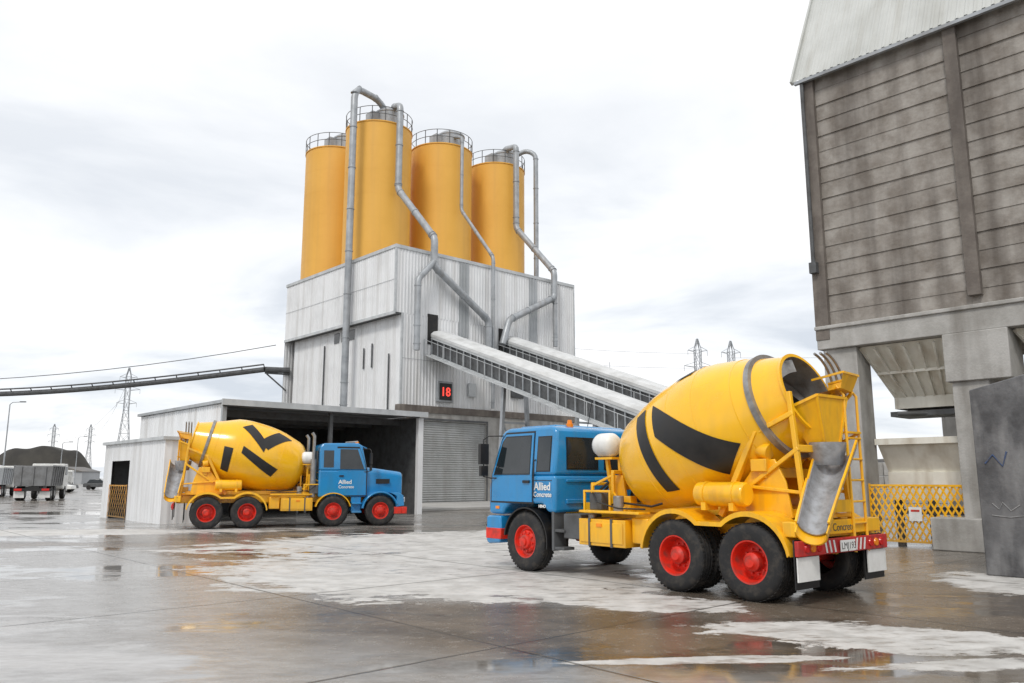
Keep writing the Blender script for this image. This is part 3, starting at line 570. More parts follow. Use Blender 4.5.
def bonnet_cab(root,P):
    x0,x1=P['cabr'],-.46; H=2.86; zb=1.92
    hw=lambda z:.98-max(0,z-zb)*.06
    cab=ob('cab',M().prism([(x0,1.0),(x0,zb),(x1,zb),(x1,1.0)],lambda z:-hw(z),hw).prism([(x0,zb),(x0+.02,H-.12),(x0+.14,H),(x1-.34,H+.02),(x1-.18,H-.08),(x1,zb)],lambda z:-hw(z),hw),BLUE,root,bev=.05,seg=3)
    xf=P['front']
    secs=[(x1-.01,.84,2.06,1.0),(x1+.3,.80,2.03,1.0),(x1+.8,.72,1.96,.95),(xf-.08,.64,1.90,.85),(xf,.62,1.86,.78)]
    vs=[]; pr=[(-1,0),(-1,-.26),(-.96,-.12),(-.82,-.03),(0,.0),(.82,-.03),(.96,-.12),(1,-.26),(1,0)]
    for x,w,zt,zb_ in secs:
        vs+=[(x,w*a,(zb_ if i in(0,8) else zt+b)) for i,(a,b) in enumerate(pr)]
    n=9;fs=[(n*i+j,n*i+(j+1)%n,n*i+n+(j+1)%n,n*i+n+j) for i in range(len(secs)-1) for j in range(n)]+[tuple(range(n)),tuple(range(n*(len(secs)-1),n*len(secs)))]
    bo=ob('bonnet',M().add(vs,fs),BLUE,root,bev=.012,ang=40)
    gr=M().box(xf-.01,xf+.03,-.54,.54,.80,.86).box(xf-.01,xf+.03,-.54,.54,1.72,1.80).box(xf-.01,xf+.03,-.54,-.48,.86,1.72).box(xf-.01,xf+.03,.48,.54,.86,1.72)
    for i in range(9): gr.box(xf-.005,xf+.02,-.48,.48,.92+.09*i,.95+.09*i)
    ob('grille',gr,STEEL,bo)
    ob('side_vent',M().box(x1+.35,x1+.85,-.80,-.79,1.45,1.62).box(x1+.35,x1+.85,.79,.80,1.45,1.62),BLACK,bo)
    for s in(1,-1):
        f=M().rev([(.60,-.28),(.60,.28),(.62,.31),(.66,.31),(.67,.1),(.67,-.28)],O=(0,s*.90,.52),D=(0,s,0),U=(1,0,0),V=(0,0,1),n=24,a0=rad(20),a1=rad(172))
        f.prism([(.57,.64),(.58,1.02),(.35,1.14),(xf-.22,1.14),(xf-.06,1.04),(xf-.02,.68)],*sorted((s*.62,s*1.17)))
        ob('front_guard',f,BLUE,root,ang=50,bev=.015)
        ob('headlight',M().box(xf-.04,xf+.02,s*.9-.18,s*.9+.18,.80,.98),LAMPW,root,bev=.02)
    ob('bumper',M().box(xf-.12,xf+.08,-1.18,1.18,.40,.64).box(xf-.45,xf-.12,1.08,1.18,.40,.64).box(xf-.45,xf-.12,-1.18,-1.08,.40,.64),RED,root,bev=.02)
    def side(name,poly,off,mat,par,th=.012,bev=0):
        return {s:ob(name,M().prism(poly,(lambda z,s=s:s*(hw(z)+off)),(lambda z,s=s:s*(hw(z)+off+th))),mat,par[s],bev=bev) for s in(1,-1)}
    cc={1:cab,-1:cab}
    side('door_seal',[(x0+.61,1.02),(x0+.61,H-.11),(x1-.29,H-.11),(x1-.0,zb),(x1-.01,1.02)],-.004,BLACK,cc,th=.006)
    d=side('door',[(x0+.65,1.05),(x0+.65,zb-.0),(x1-.04,zb-.0),(x1-.04,1.05)],-.002,BLUE,cc,th=.018,bev=.006)
    side('window',[(x0+.72,zb+.04),(x0+.72,H-.2),(x1-.36,H-.2),(x1-.12,zb+.04)],.004,GLASS,d,th=.006)
    side('handle',[(x0+.7,1.7),(x0+.7,1.75),(x0+.85,1.75),(x0+.85,1.7)],.016,BLACK,d,th=.03)
    side('quarter_window',[(x0+.15,zb+.1),(x0+.15,H-.25),(x0+.5,H-.25),(x0+.5,zb+.1)],.004,GLASS,cc,th=.006)
    vs=[(x1+.006-(z-zb)/(H-.08-zb)*.18,y*(hw(z)-.1),z) for z in(zb+.14,H-.14) for y in(-1,1)]
    ob('windscreen',M().add(vs,[(0,1,3,2)]),GLASS,cab)
    ob('rear_window',M().box(x0-.01,x0,-.6,.6,zb+.1,H-.25),GLASS,cab)
    ob('sun_visor',M().prism([(x1-.30,H-.02),(x1-.02,H-.14),(x1-.02,H-.17),(x1-.30,H-.05)],-.86,.86),BLUE,cab)
    for s in(1,-1):
        ob('exhaust_stack',M().cyl((x0-.18,s*.8,1.0),(x0-.18,s*.8,2.3),.10,n=16).tube([(x0-.18,s*.8,2.3),(x0-.18,s*.8,3.1),(x0-.26,s*.8,3.22)],.055,n=12),STEEL,root)
        ob('step',M().box(-1.0,-.66,s*1.0-.13,s*1.0+.13,.45,.52).box(-1.0,-.66,s*1.0-.13,s*1.0+.13,.75,.80).box(-1.0,-.66,s*.9-.05,s*.9+.05,.45,1.0),BLUE,root,bev=.015)
        f=M().rev([(.60,-.2),(.60,.22),(.63,.22),(.63,-.2)],O=(P['axf'][1],s*.95,.52),D=(0,s,0),U=(1,0,0),V=(0,0,1),n=20,a0=rad(15),a1=rad(165))
        ob('mudguard',f,YEL,root)
    for i in range(5): ob('marker_light',M().cyl((x1-.35,-.7+.35*i,H),(x1-.30,-.7+.35*i,H+.07),.03,n=10),LAMPO,cab)
    ob('air_horn',M().cyl((x1-.7,-.3,H+.06),(x1-.25,-.3,H+.08),.025,.05,n=12),STEEL,cab)
    cab_mirrors(root,x1-.1,2.25,.96)
    for s,x,dx in((-1,x0+.68,1),(1,x1-.10,-1)):
        text('lettering','Allied',.2,(x,s*1.0,1.45),(dx,0,0),(0,0,1),WHITEP,cab,thick=.006,bold=.004)
        text('lettering','Concrete',.14,(x,s*1.0,1.30),(dx,0,0),(0,0,1),WHITEP,cab,thick=.006,bold=.002)

t1=empty('mixer_truck',(1.144,15.58,0),math.atan2(.773,-.635),'yellow concrete mixer truck with blue flat-nosed cab, red wheels','concrete mixer truck','concrete mixer trucks in the yard')
P1=dict(axf=[0],axr=[-3.43,-4.71],rear=-5.42,front=1.08,cabr=-.80,H=2.58,vis=1,dO=(-2.02,0,1.80),dM=(-5.02,0,2.86),R=1.10,
  marks=[((.205,50),(.26,130),(.34,132),(.285,50)),((.345,52),(.75,120),(.62,138),(.355,84)),((.46,14),(.46,32),(.56,32),(.56,14))],
  tank=(-1.46,.52,2.22),boxx=-1.35,roll=-4.15,chute=((-5.36,-.18,2.16),(-5.62,1.06,1.06)),flapw=True,plate='LMJ193')
build_truck(t1,P1); cabover(t1,P1)
t2=empty('mixer_truck',(-5.07,29.8,0),math.atan2(.3626,.932),'yellow concrete mixer truck with blue bonneted cab parked before shed','concrete mixer truck','concrete mixer trucks in the yard')
P2=dict(axf=[0,-1.65],axr=[-4.48,-5.75],rear=-6.75,front=.88,cabr=-2.15,H=2.86,vis=-1,dO=(-2.78,0,2.0),dM=(-6.30,0,2.94),R=1.16,
  marks=[((.14,34),(.34,76),(.44,66),(.28,30)),((.37,82),(.62,44),(.54,32),(.36,66)),((.64,88),(.62,132),(.69,132),(.72,88)),((.56,92),(.24,120),(.20,104),(.56,80))],
  tank=(-2.5,-.58,2.35),boxx=-2.35,roll=-5.1,chute=((-6.72,.18,2.25),(-6.85,-1.05,1.15)),flapw=False,plate='KHT582')
build_truck(t2,P2); bonnet_cab(t2,P2)

# ------------------------------------------------------------ plant building
pl=empty('batching_plant',G(27.6,41.3),GR,'tall white corrugated concrete batching plant under four yellow silos','building')
H=16.3; X1,Y1=16.4,14.9
w=M().corr((0,Y1),(0,0),12.0,H,nrm=(-1,0,0)); w.corr((.55,Y1-.6),(.55,.0),0,12.0,nrm=(-1,0,0))
ob('wall',w,CLAD,pl,fixn=False)
w=M().corr((0,0),(X1,0),11.99,H,nrm=(0,-1,0)); w.corr((.55,0),(X1,0),6.2,11.99,nrm=(0,-1,0))
ob('wall',w,CLAD,pl,fixn=False)
w=M().corr((X1,0),(X1,Y1),0,H,nrm=(1,0,0)).corr((X1,Y1),(0,Y1),0,H,nrm=(0,1,0)); ob('wall',w,CLAD,pl,fixn=False)
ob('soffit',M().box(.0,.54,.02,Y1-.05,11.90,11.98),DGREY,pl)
ob('roof',M().box(.02,X1-.02,.02,Y1-.02,H-.35,H-.2),CLADG,pl)
tr=M().box(-.08,.02,-.08,Y1+.05,H-.12,H+.1).box(.02,X1+.05,-.08,.02,H-.12,H+.1).box(-.06,.06,-.06,.06,12,H-.12).box(.5,.62,-.06,.06,0,12).box(X1-.06,X1+.06,-.06,.06,0,H-.12).box(-.06,.02,-.05,Y1,11.86,12.05)
ob('flashing',tr,GALVL,pl)
ob('concrete_beam',M().box(.45,X1+.1,-.12,.4,5.75,6.2),RUST,pl,bev=.02)
cw=M().box(.6,2.0,-.05,.3,0,5.75).box(7.6,X1,-.05,.3,0,5.75).box(2.0,7.6,-.05,.3,5.25,5.75)
ob('lower_wall',cw,CONCL,pl)
rd=M(); n=36; vs=[]
for i in range(n+1):
    z=5.25*i/n
    for dz,dy in((0,.10),(.05,.06),(.10,.06)): vs+=[(2.0,dy,min(z+dz,5.25)),(7.6,dy,min(z+dz,5.25))]
k_=len(vs)//2
rd.add(vs,[(2*i,2*i+1,2*i+3,2*i+2) for i in range(k_-1)]); ob('roller_door',rd,DOORM,pl,fixn=False)
ob('door_frame',M().box(1.9,2.0,-.09,.2,0,5.3).box(7.6,7.7,-.09,.2,0,5.3).box(1.9,7.7,-.09,.2,5.3,5.42),DGREY,pl)
ob('portal_shade',M().box(2.55,3.35,-.06,.1,10.2,12.2),DARK,pl); ob('portal_shade',M().box(8.7,9.5,-.06,.1,10.2,12.0),DARK,pl)  # solid dark boxes; the shade inside the openings is put into their colour
for x in(5.1,11.6): ob('cladding_strip',M().corr((x,-.045),(x+.85,-.045),11.0,H-.15,nrm=(0,-1,0)),CLADG,pl,fixn=False)
for y in(5.6,6.6,7.6): ob('window',M().box(.49,.52,y,y+.7,11.0,11.7),GLASS,pl)
for y,z0,z1 in((1.2,4.5,9.5),(3.2,8.8,10.4),(4.2,8.8,10.2),(9.5,5,11)): ob('bracket',M().box(.42,.48,y,y+.09,z0,z1),DGREY,pl)
lp=M()
lp.box(-.045,-.036,0,Y1,14.1,14.125); lp.box(.6,X1,-.045,-.036,9.1,9.125)
ob('cladding_lap',lp,CLADG,pl)
for i,x in enumerate((9.8,12.6)):
    ob('vent_louvre',M().box(x,x+1.2,-.12,-.04,7.2,8.1),DGREY,pl,bev=.02)
ob('junction_box',M().box(5.9,6.5,-.25,-.04,7.0,7.9),GALVL,pl,bev=.02)
dsg=empty('display_sign',G(27.6+3.9,41.3-.15,6.6),GR,'grey framed red number display fixed on white wall','sign')
ob('frame',M().box(-.65,.65,-.12,.1,-.1,1.25),GALV,dsg,bev=.03)
ob('panel',M().box(-.5,.5,-.14,-.122,.03,1.12),BLACK,dsg)
text('digits','18',.80,(0,-.145,.30),(1,0,0),(0,0,1),LED,dsg,align='CENTER',thick=.01,bold=.012)
def silo(a,b,lab):
    r=empty('silo',G(a,b,H-.2),GR,lab,'silo','yellow silos on the plant roof')
    R_=2.42; h=10.75
    ob('shell',M().rev([(R_,0),(R_,h)],n=72),SILO,r,ang=50)
    ob('roof',M().rev([(R_,h),(R_+.05,h),(R_+.05,h+.08),(R_-.02,h+.1),(.3,h+.55),(0,h+.56)],n=64),SILO,r,ang=30)
    sm=M()
    for i in range(1,6): z=h*i/6; sm.rev([(R_-.01,z-.012),(R_+.004,z-.008),(R_+.004,z+.008),(R_-.01,z+.012)],n=72)
    ob('weld_seam',sm,SILO,r)
    rl=M()
    for z in(.55,1.1): rl.tube([((R_+.02)*math.cos(2*PI*i/40),(R_+.02)*math.sin(2*PI*i/40),h+.05+z) for i in range(41)],.024,n=6,cap=False)
    for i in range(16): a_=2*PI*i/16; x,y=(R_+.02)*math.cos(a_),(R_+.02)*math.sin(a_); rl.beam((x,y,h),(x,y,h+1.15),.045)
    ob('railing',rl,DGREY,r)
    f=M().rev([(1.05,h+.15),(1.05,h+1.35),(1.1,h+1.37),(1.1,h+1.47),(.8,h+1.7),(0,h+1.8)],n=24,O=(.4,-.7,0)).box(-1.2,-.4,-.9,.0,h+.2,h+1.25)
    ob('filter_unit',f,GALV,r,ang=30)
silo(30.3,54.1,'yellow cylindrical silo with railing, outermost on plant roof')
silo(30.3,48.0,'yellow cylindrical silo with filter unit on plant roof'); silo(36.1,48.0,'yellow cylindrical silo with filter unit on plant roof'); silo(41.8,48.0,'yellow cylindrical silo with filter unit on plant roof')
def gpipe(pts,r,lab,name='pipe',mat=GALV,grp='grey delivery pipes on the plant',kk=.32):
    o=Vector(pts[0]); Q=[Vector(p)-o for p in pts]
    out=[Q[0]]
    for i in range(1,len(Q)-1):
        a,b,c=Q[i-1],Q[i],Q[i+1]; k=min(kk,(b-a).length*.45,(c-b).length*.45); p=b+(a-b).normalized()*k; q=b+(c-b).normalized()*k
        for t in(0,.33,.66,1): out.append(p*(1-t)**2+b*2*t*(1-t)+q*t*t)
    out.append(Q[-1]); m=M().tube(out,r,n=14)
    for i in range(1,len(Q)):
        a,b=Q[i-1],Q[i]; Ln=(b-a).length; d=(b-a).normalized()
        ps=[a+d*(s*3) for s in range(1,int(Ln//3)+1)]
        if Ln>2: ps+=[a+d*.42,b-d*.42]
        for p in ps: m.cyl(p-d*.03,p+d*.03,r*1.15,n=14)
    return ob(name,m,mat,loc=G(*o),rz=GR,label=lab,cat='pipe',group=grp)
gpipe([(30.7,47.3,28.0),(29.6,47.0,29.0),(27.1,46.3,28.9),(27.1,46.3,6.0),(27.1,46.3,2.0)],.24,'tall grey pipe rising past silo, bent over its top',kk=.8)
gpipe([(31.2,47.4,28.2),(30.6,46.6,28.7),(30.1,45.0,28.0),(30.1,45.0,21.7),(30.2,40.75,17.2),(30.2,40.75,15.3),(34.9,40.75,12.3),(34.9,40.75,9.0)],.24,'grey pipe stepping down from silo across the wall')
gpipe([(30.2,40.7,15.6),(28.9,40.7,14.2),(28.9,40.7,9.6)],.20,'short grey branch pipe against white wall')
gpipe([(36.6,47.4,27.8),(36.2,46.6,28.0),(35.8,45.0,27.3),(35.8,45.0,21.5),(35.4,40.85,16.9),(35.4,40.85,6.3)],.13,'thin grey pipe down the middle of white wall')
gpipe([(41.9,47.4,28.2),(41.7,46.6,28.6),(41.4,45.0,28.2),(41.4,45.0,21.3),(41.35,40.75,16.9),(41.35,40.75,14.9),(36.8,40.75,12.6),(36.2,40.75,10.8)],.24,'grey pipe stepping down from silo over the parapet')
gpipe([(43.0,47.0,28.4),(43.6,46.2,28.9),(44.0,45.4,28.4),(44.0,45.4,16.5)],.2,'grey vertical pipe beside outer silo',kk=.5)
gpipe([(41.35,40.7,14.9),(41.35,40.7,11.2)],.17,'short grey drop pipe on white wall')

def conveyor(a,z0,Ln,lab):
    r=empty('conveyor',G(a,41.2,0),GR,lab,'conveyor','inclined conveyors feeding the plant')
    k=math.tan(rad(19.6)); zf=lambda l:z0-k*l
    P_=lambda x,l,dz:(x,-l,zf(l)+dz)
    W_=.85; DP=1.15
    hd=M(); arc=[(W_+.14,0.10),(W_+.14,.28),(W_*.9,.46),(W_*.4,.58),(-W_*.4,.58),(-W_*.9,.46),(-W_-.14,.28),(-W_-.14,.10)]
    vs=[];nseg=18
    for i in range(nseg+1):
        l=Ln*i/nseg
        for x,dz in arc: vs.append(P_(x,l,dz))
    n=len(arc); hd.add(vs,[(i*n+j,i*n+j+1,(i+1)*n+j+1,(i+1)*n+j) for i in range(nseg) for j in range(n-1)]+[tuple(range(n)),tuple(range(nseg*n,nseg*n+n))])
    ob('hood',hd,HOODM,r,ang=20)
    tr=M()
    for s in(1,-1):
        x=s*(W_+.05); tr.beam(P_(x,0,.02),P_(x,Ln,.02),.12,.14); tr.beam(P_(x,0,-DP),P_(x,Ln,-DP),.14,.22)
    ob('chord',tr,GALVL,r)
    tr=M()
    for s in(1,-1):
        x=s*(W_+.05); m=36
        for i in range(m+1):
            l=Ln*i/m; tr.beam(P_(x,l,0),P_(x,l,-DP),.07)
    for i in range(21): l=Ln*i/20; tr.beam(P_(-W_,l,-DP),P_(W_,l,-DP),.08)
    ob('truss',tr,GALV,r)
    pn=M()
    for s in(1,-1):
        x=s*(W_-.05); pn.add([P_(x,0,.1),P_(x,Ln,.1),P_(x,Ln,-1.1),P_(x,0,-1.1)],[(0,1,2,3)])
    ob('side_panel',pn,DGREY,r,fixn=False)
    ob('belt',M().prism([(0,zf(0)-.3),(-Ln,zf(Ln)-.3),(-Ln,zf(Ln)-.22),(0,zf(0)-.22)],-.6,.6,ax='x').prism([(0,zf(0)-.75),(-Ln,zf(Ln)-.75),(-Ln,zf(Ln)-.70),(0,zf(0)-.70)],-.6,.6,ax='x'),BLACK,r)
    wk=M(); x0,x1=-W_-.15,-W_-.65
    wk.prism([(0,zf(0)-DP-.01),(-Ln,zf(Ln)-DP-.01),(-Ln,zf(Ln)-DP+.04),(0,zf(0)-DP+.04)],x1,x0,ax='x')
    for i in range(13):
        l=Ln*i/12; wk.beam(P_(x1,l,-DP),P_(x1,l,-.15),.035)
    wk.beam(P_(x1,0,-.15),P_(x1,Ln,-.15),.03)
    ob('walkway',wk,GALVL,r)
    for l in(7,14,20.5):
        sp_=M()
        for s in(1,-1): sp_.beam((s*1.3,-l,0),(s*.85,-l,zf(l)-DP),.2)
        z=zf(l)-DP-.1; sp_.beam((-1.0,-l,z*.7),(1.0,-l,z*.7),.12).beam((-1.25,-l,z*.1),(.95,-l,z*.7),.09).beam((1.25,-l,z*.1),(-.95,-l,z*.7),.09)
        ob('trestle',sp_,GALV,r)
conveyor(31.15+.2,10.6,24,'long inclined grey covered conveyor with side walkway, running to plant')
conveyor(37.6,11.0,24,'second inclined grey covered conveyor behind the first')

# ------------------------------------------------------------ sheds
sh=empty('open_shed',G(12.7,30.9),GR,'open-fronted white corrugated shed with dark interior','shed')
X2,Y2,HS=9.5,9.7,4.55
ob('wall',M().corr((0,Y2),(0,0),0,HS,nrm=(-1,0,0)).corr((X2,0),(X2,Y2),0,HS,nrm=(1,0,0)),CLAD,sh,fixn=False)
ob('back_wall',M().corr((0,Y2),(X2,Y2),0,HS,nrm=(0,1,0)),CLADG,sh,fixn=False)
ob('interior_shade',M().box(.06,.1,.1,Y2-.1,0,HS-.1).box(X2-.1,X2-.06,.1,Y2-.1,0,HS-.1).box(.1,X2-.1,Y2-.12,Y2-.08,0,HS-.1),DGREY,sh)  # dark sheets along the walls put the shed's inner shade into colour
ob('roof',M().prism([(-.15,HS+.02),(X2+.15,HS+.02),(X2+.15,HS+.14),(-.15,HS+.14)],-.35,Y2+.1),CLADG,sh)
ob('fascia',M().box(-.2,X2+.2,-.42,-.352,HS-.08,HS+.16),GALVL,sh)
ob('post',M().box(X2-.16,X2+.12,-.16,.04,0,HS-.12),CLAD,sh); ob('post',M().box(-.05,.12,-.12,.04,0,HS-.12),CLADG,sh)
ob('post',M().box(4.7,4.85,-.1,.05,0,HS-.12),DGREY,sh)
rfb=M()
for y in(1.5,4,6.5): rfb.box(.1,X2-.1,y,y+.15,HS-.4,HS-.1)
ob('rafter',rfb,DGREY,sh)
for i,(x,y,s_) in enumerate(((7.6,3.5,.9),(8.4,5.0,1.2),(6.3,5.2,1.0))):
    m=M().box(-s_/2,s_/2,-s_/2,s_/2,.12,s_*1.1+.12)
    for j in range(3): m.box(-s_/2+j*s_*.42,-s_/2+j*s_*.42+.1,-s_/2,s_/2,0,.12)
    ob('storage_box',m,DOORM if i!=1 else CREAM,loc=G(12.7+x,30.9+y),rz=GR,bev=.02,label='grey storage box on pallet inside the shed',cat='box',group='boxes stored in the shed')
ss=empty('small_shed',G(10.45,30.45),GR,'small flat-roofed white shed with yellow lattice gate','shed')
ob('wall',M().corr((0,7.3),(0,6.2),0,3.05,pitch=.3,depth=.02,nrm=(-1,0,0)).corr((0,6.2),(0,3.9),2.35,3.05,pitch=.3,depth=.02,nrm=(-1,0,0)).corr((0,3.9),(0,0),0,3.05,pitch=.3,depth=.02,nrm=(-1,0,0)).corr((0,0),(2.2,0),0,3.05,pitch=.3,depth=.02,nrm=(0,-1,0)).corr((2.2,7.3),(0,7.3),0,3.05,nrm=(0,1,0)),CLAD,ss,fixn=False)
ob('interior_shade',M().box(1.9,1.95,.2,7.2,0,3).box(.2,1.9,3.5,3.55,0,3).box(.2,1.9,6.6,6.65,0,3),DGREY,ss)  # dark sheets behind the gate, painted as the shade inside
ob('roof',M().box(-.12,2.2,-.12,7.4,3.05,3.17),GALVL,ss)
def lattice(L_,H_,n,w=.035):
    m=M(); st=L_/n
    for i in range(-int(H_/st)-1,n+1):
        for sgn in(1,-1):
            x0=i*st; xa,xb=max(0,x0),min(L_,x0+H_*.8)
            if xb-xa<.03: continue
            za,zb=(xa-x0)/.8,(xb-x0)/.8
            if sgn<0: za,zb=H_-za,H_-zb
            m.beam((xa,.01*sgn,za),(xb,.01*sgn,zb),.012,w,up=(0,0,1))
    for z in(0,H_): m.beam((0,0,z),(L_,0,z),.05)
    for x in(0,L_): m.beam((x,0,-.1),(x,0,H_+.05),.06)
    return m
gt=lattice(2.3,1.25,8); gt.v=[(-.05,-x+6.2,z+.1) for x,y,z in gt.v]
ob('gate',gt,YEL,ss)

# ------------------------------------------------------------ right tower
tw=empty('storage_tower',G(20.5,10.1),GR,'tall stained concrete aggregate bin tower on concrete legs','building')
YN=-16
st=M(); z=5.62; BH=.455
while z<12.80:
    for a,b in((0,-3.8),(-3.8,-7.6),(-7.6,-11.4),(-11.4,YN)):
        o=random.uniform(-.008,.008); st.box(o,.5,b,a,z,min(z+BH-.008,12.85))
    z+=BH
st.box(.05,9,YN,-.05,5.6,12.85)
ob('wall',st,CONC,tw,bev=.006)
ri=M(); z=5.62+BH; i=0
while z<12.8:
    d=.032 if i%2 else .020; ri.box(-d,0.02,YN,-.02,z-.012,z+.012); z+=BH; i+=1
ob('shutter_rib',ri,CONC,tw)
ob('column',M().box(-.14,.3,-.32,.06,5.3,12.9),RUST,tw,bev=.01)
for y in(-3.9,-8.0,-12.1): ob('column',M().box(-.16,.1,y-.15,y+.15,5.9,12.9),RUST,tw,bev=.01)
ob('ledge_beam',M().box(-.12,.6,YN,.05,5.05,5.62).box(-.18,.1,YN,.08,5.58,5.68).box(0,9,-.6,.05,5.05,5.6),CONCL,tw,bev=.02)
ob('leg',M().box(0,.8,-.95,-.05,0,5.05),CONCL,tw,bev=.02)
ob('leg',M().box(-.06,.8,-4.0,-3.2,0,5.05).box(-.16,.85,-4.5,-3.1,3.9,5.05),CONCL,tw,bev=.02)
ob('leg',M().box(0,.8,-8.4,-7.5,0,5.05),CONCL,tw,bev=.02)
ob('leg',M().box(8,8.8,-.95,-.05,0,5.05),CONCL,tw,bev=.02); ob('leg',M().box(8,8.8,-3.9,-2.9,0,5.05),CONCL,tw,bev=.02)
ob('plinth',M().box(-.5,.9,-4.4,-2.6,0,.75),CONCL,tw,bev=.03)
ob('rear_wall',M().box(6.5,6.8,YN,-1.6,0,1.3),CONC,tw)
rf=M()
def slope_sheet(m,pts,y0,y1,pitch=.22,d=.03):
    k=round(abs(y1-y0)/pitch); vs=[];n=len(pts); xs=[]
    for i in range(k):
        for f,o in((0,0),(.5,0),(.62,1),(.88,1)): xs.append((y0+(y1-y0)*(i+f)/k,o*d))
    xs.append((y1,0))
    for y,o in xs:
        for x,z in pts: vs.append((x-o*.8,y,z+o*.5))
    m.add(vs,[(i*n+j,i*n+j+1,(i+1)*n+j+1,(i+1)*n+j) for i in range(len(xs)-1) for j in range(n-1)])
slope_sheet(rf,[(-.28,12.80),(1.75,17.0),(4.5,19.5),(9.3,14)],.18,YN,pitch=.20,d=.025)
ob('roof',rf,CLADR,tw,fixn=False)
ob('verge',M().beam((-.32,.2,12.76),(1.75,.2,17.0),.06,.14).beam((1.75,.2,17.0),(4.5,.2,19.5),.06,.14).prism([(0,12.85),(9,12.85),(4.5,19.3),(1.8,16.8)],-.1,0.0),CLADR,tw)
ob('eaves_trim',M().box(-.30,-.20,YN,.15,12.70,12.79),GALV,tw)
ob('downpipe',M().tube([(-.22,-.05,12.7),(-.22,-.05,7.4)],.05,n=10).beam((-.3,-.05,7.3),(-.1,-.05,7.3),.2,.3),DGREY,tw)
for j,y in enumerate((-2.07,-5.9)):
    hp=M(); hw_=1.10 if j==0 else 1.35; top=[(.2,y+hw_),(4.0,y+hw_),(4.0,y-hw_),(.2,y-hw_)]
    bot=[(1.3,y+.72),(2.4,y+.72),(2.4,y-.72),(1.3,y-.72)]; ZB=3.75
    hp.add([(a,b,5.04) for a,b in top]+[(a,b,ZB) for a,b in bot],[(i,(i+1)%4,4+(i+1)%4,4+i) for i in range(4)])
    for i in range(4): hp.beam((*top[i],5.03),(*bot[i],ZB),.07)
    hp.box(1.25,2.45,y-.76,y+.76,ZB-.3,ZB)
    ho=ob('hopper',hp,CREAM,tw)
    rb=M(); t0,t3,b0,b3=Vector((*top[0],5.0)),Vector((*top[3],5.0)),Vector((*bot[0],ZB+.04)),Vector((*bot[3],ZB+.04)); off=Vector((-.05,0,-.04))
    for q in(.17,.33,.5,.67,.83): rb.beam(t0.lerp(t3,q)+off,b0.lerp(b3,q)+off,.055)
    rb.beam(t0.lerp(b0,.5)+off,t3.lerp(b3,.5)+off,.07)
    ob('hopper_rib',rb,CREAM,ho)
ob('gate_actuator',M().cyl((.9,-1.5,3.3),(1.3,-2.2,3.3),.06).box(1.2,2.4,-2.9,-1.2,3.25,3.38),DGREY,tw)
wh=M(); 
wh.add([(.7,-.98,2.60),(4.4,-.98,2.60),(4.4,-12,2.60),(.7,-12,2.60),(1.1,-1.1,1.75),(3.9,-1.1,1.75),(3.9,-12,1.75),(1.1,-12,1.75)],[(0,1,5,4),(1,2,6,5),(2,3,7,6),(3,0,4,7),(4,5,6,7)])
wh.box(.62,.72,-12,-.97,2.50,2.66).box(1.0,1.1,-12,-1.1,1.1,1.8)
ob('receiving_hopper',wh,CREAM,tw)
fr=M()
for y in(-1.2,-3.3,-5,-7): fr.beam((1.3,y,0),(1.3,y,1.75),.16).beam((3.5,y,0),(3.5,y,1.75),.16)
fr.beam((1.3,-1.1,.8),(1.3,-7,.8),.12).beam((3.5,-1.1,.8),(3.5,-7,.8),.12)
ob('hopper_stand',fr,DGREY,tw)
fe=empty('lattice_barrier',G(20.65,9.15),GR,'yellow expanding lattice barrier between concrete legs','barrier')
lt=lattice(3.3,1.35,15,w=.055); lt.v=[(y,-x*.70,z+.12) for x,y,z in lt.v]
ob('lattice',lt,YEL,fe)
sg=ob('notice_sign',M().box(-.05,-.035,-1.25,-.95,.62,.95),WHITEP,fe); ob('notice_mark',M().box(-.055,-.051,-1.2,-1.0,.84,.89),RED,sg)
ww=empty('wing_wall',G(15.6,5.0),GR,'mottled dark grey wall with faint spray scrawl','wall')
ob('panel',M().prism([(0,0),(-6,0),(-6,3.9),(-1.5,3.55),(0,3.20)],0,.35,ax='x').prism([(0,0),(0,3.2),(-.25,3.2),(-.25,0)],.35,4.9,ax='x'),CONCD,ww,bev=.02)
for pts,mt in (([(-.006,-.20,1.22),(-.006,-.30,1.12),(-.006,-.36,1.24),(-.006,-.48,1.10),(-.006,-.62,1.2)],SCRAWL),([(-.006,-.18,1.02),(-.006,-.45,.99),(-.006,-.72,1.03)],SCRAWL),([(-.006,-.15,1.9),(-.006,-.28,2.05),(-.006,-.42,1.85),(-.006,-.5,2.1)],SCRAWB)):
    ob('graffiti',M().tube(pts,.009 if mt is SCRAWL else .016,n=6),mt,ww)

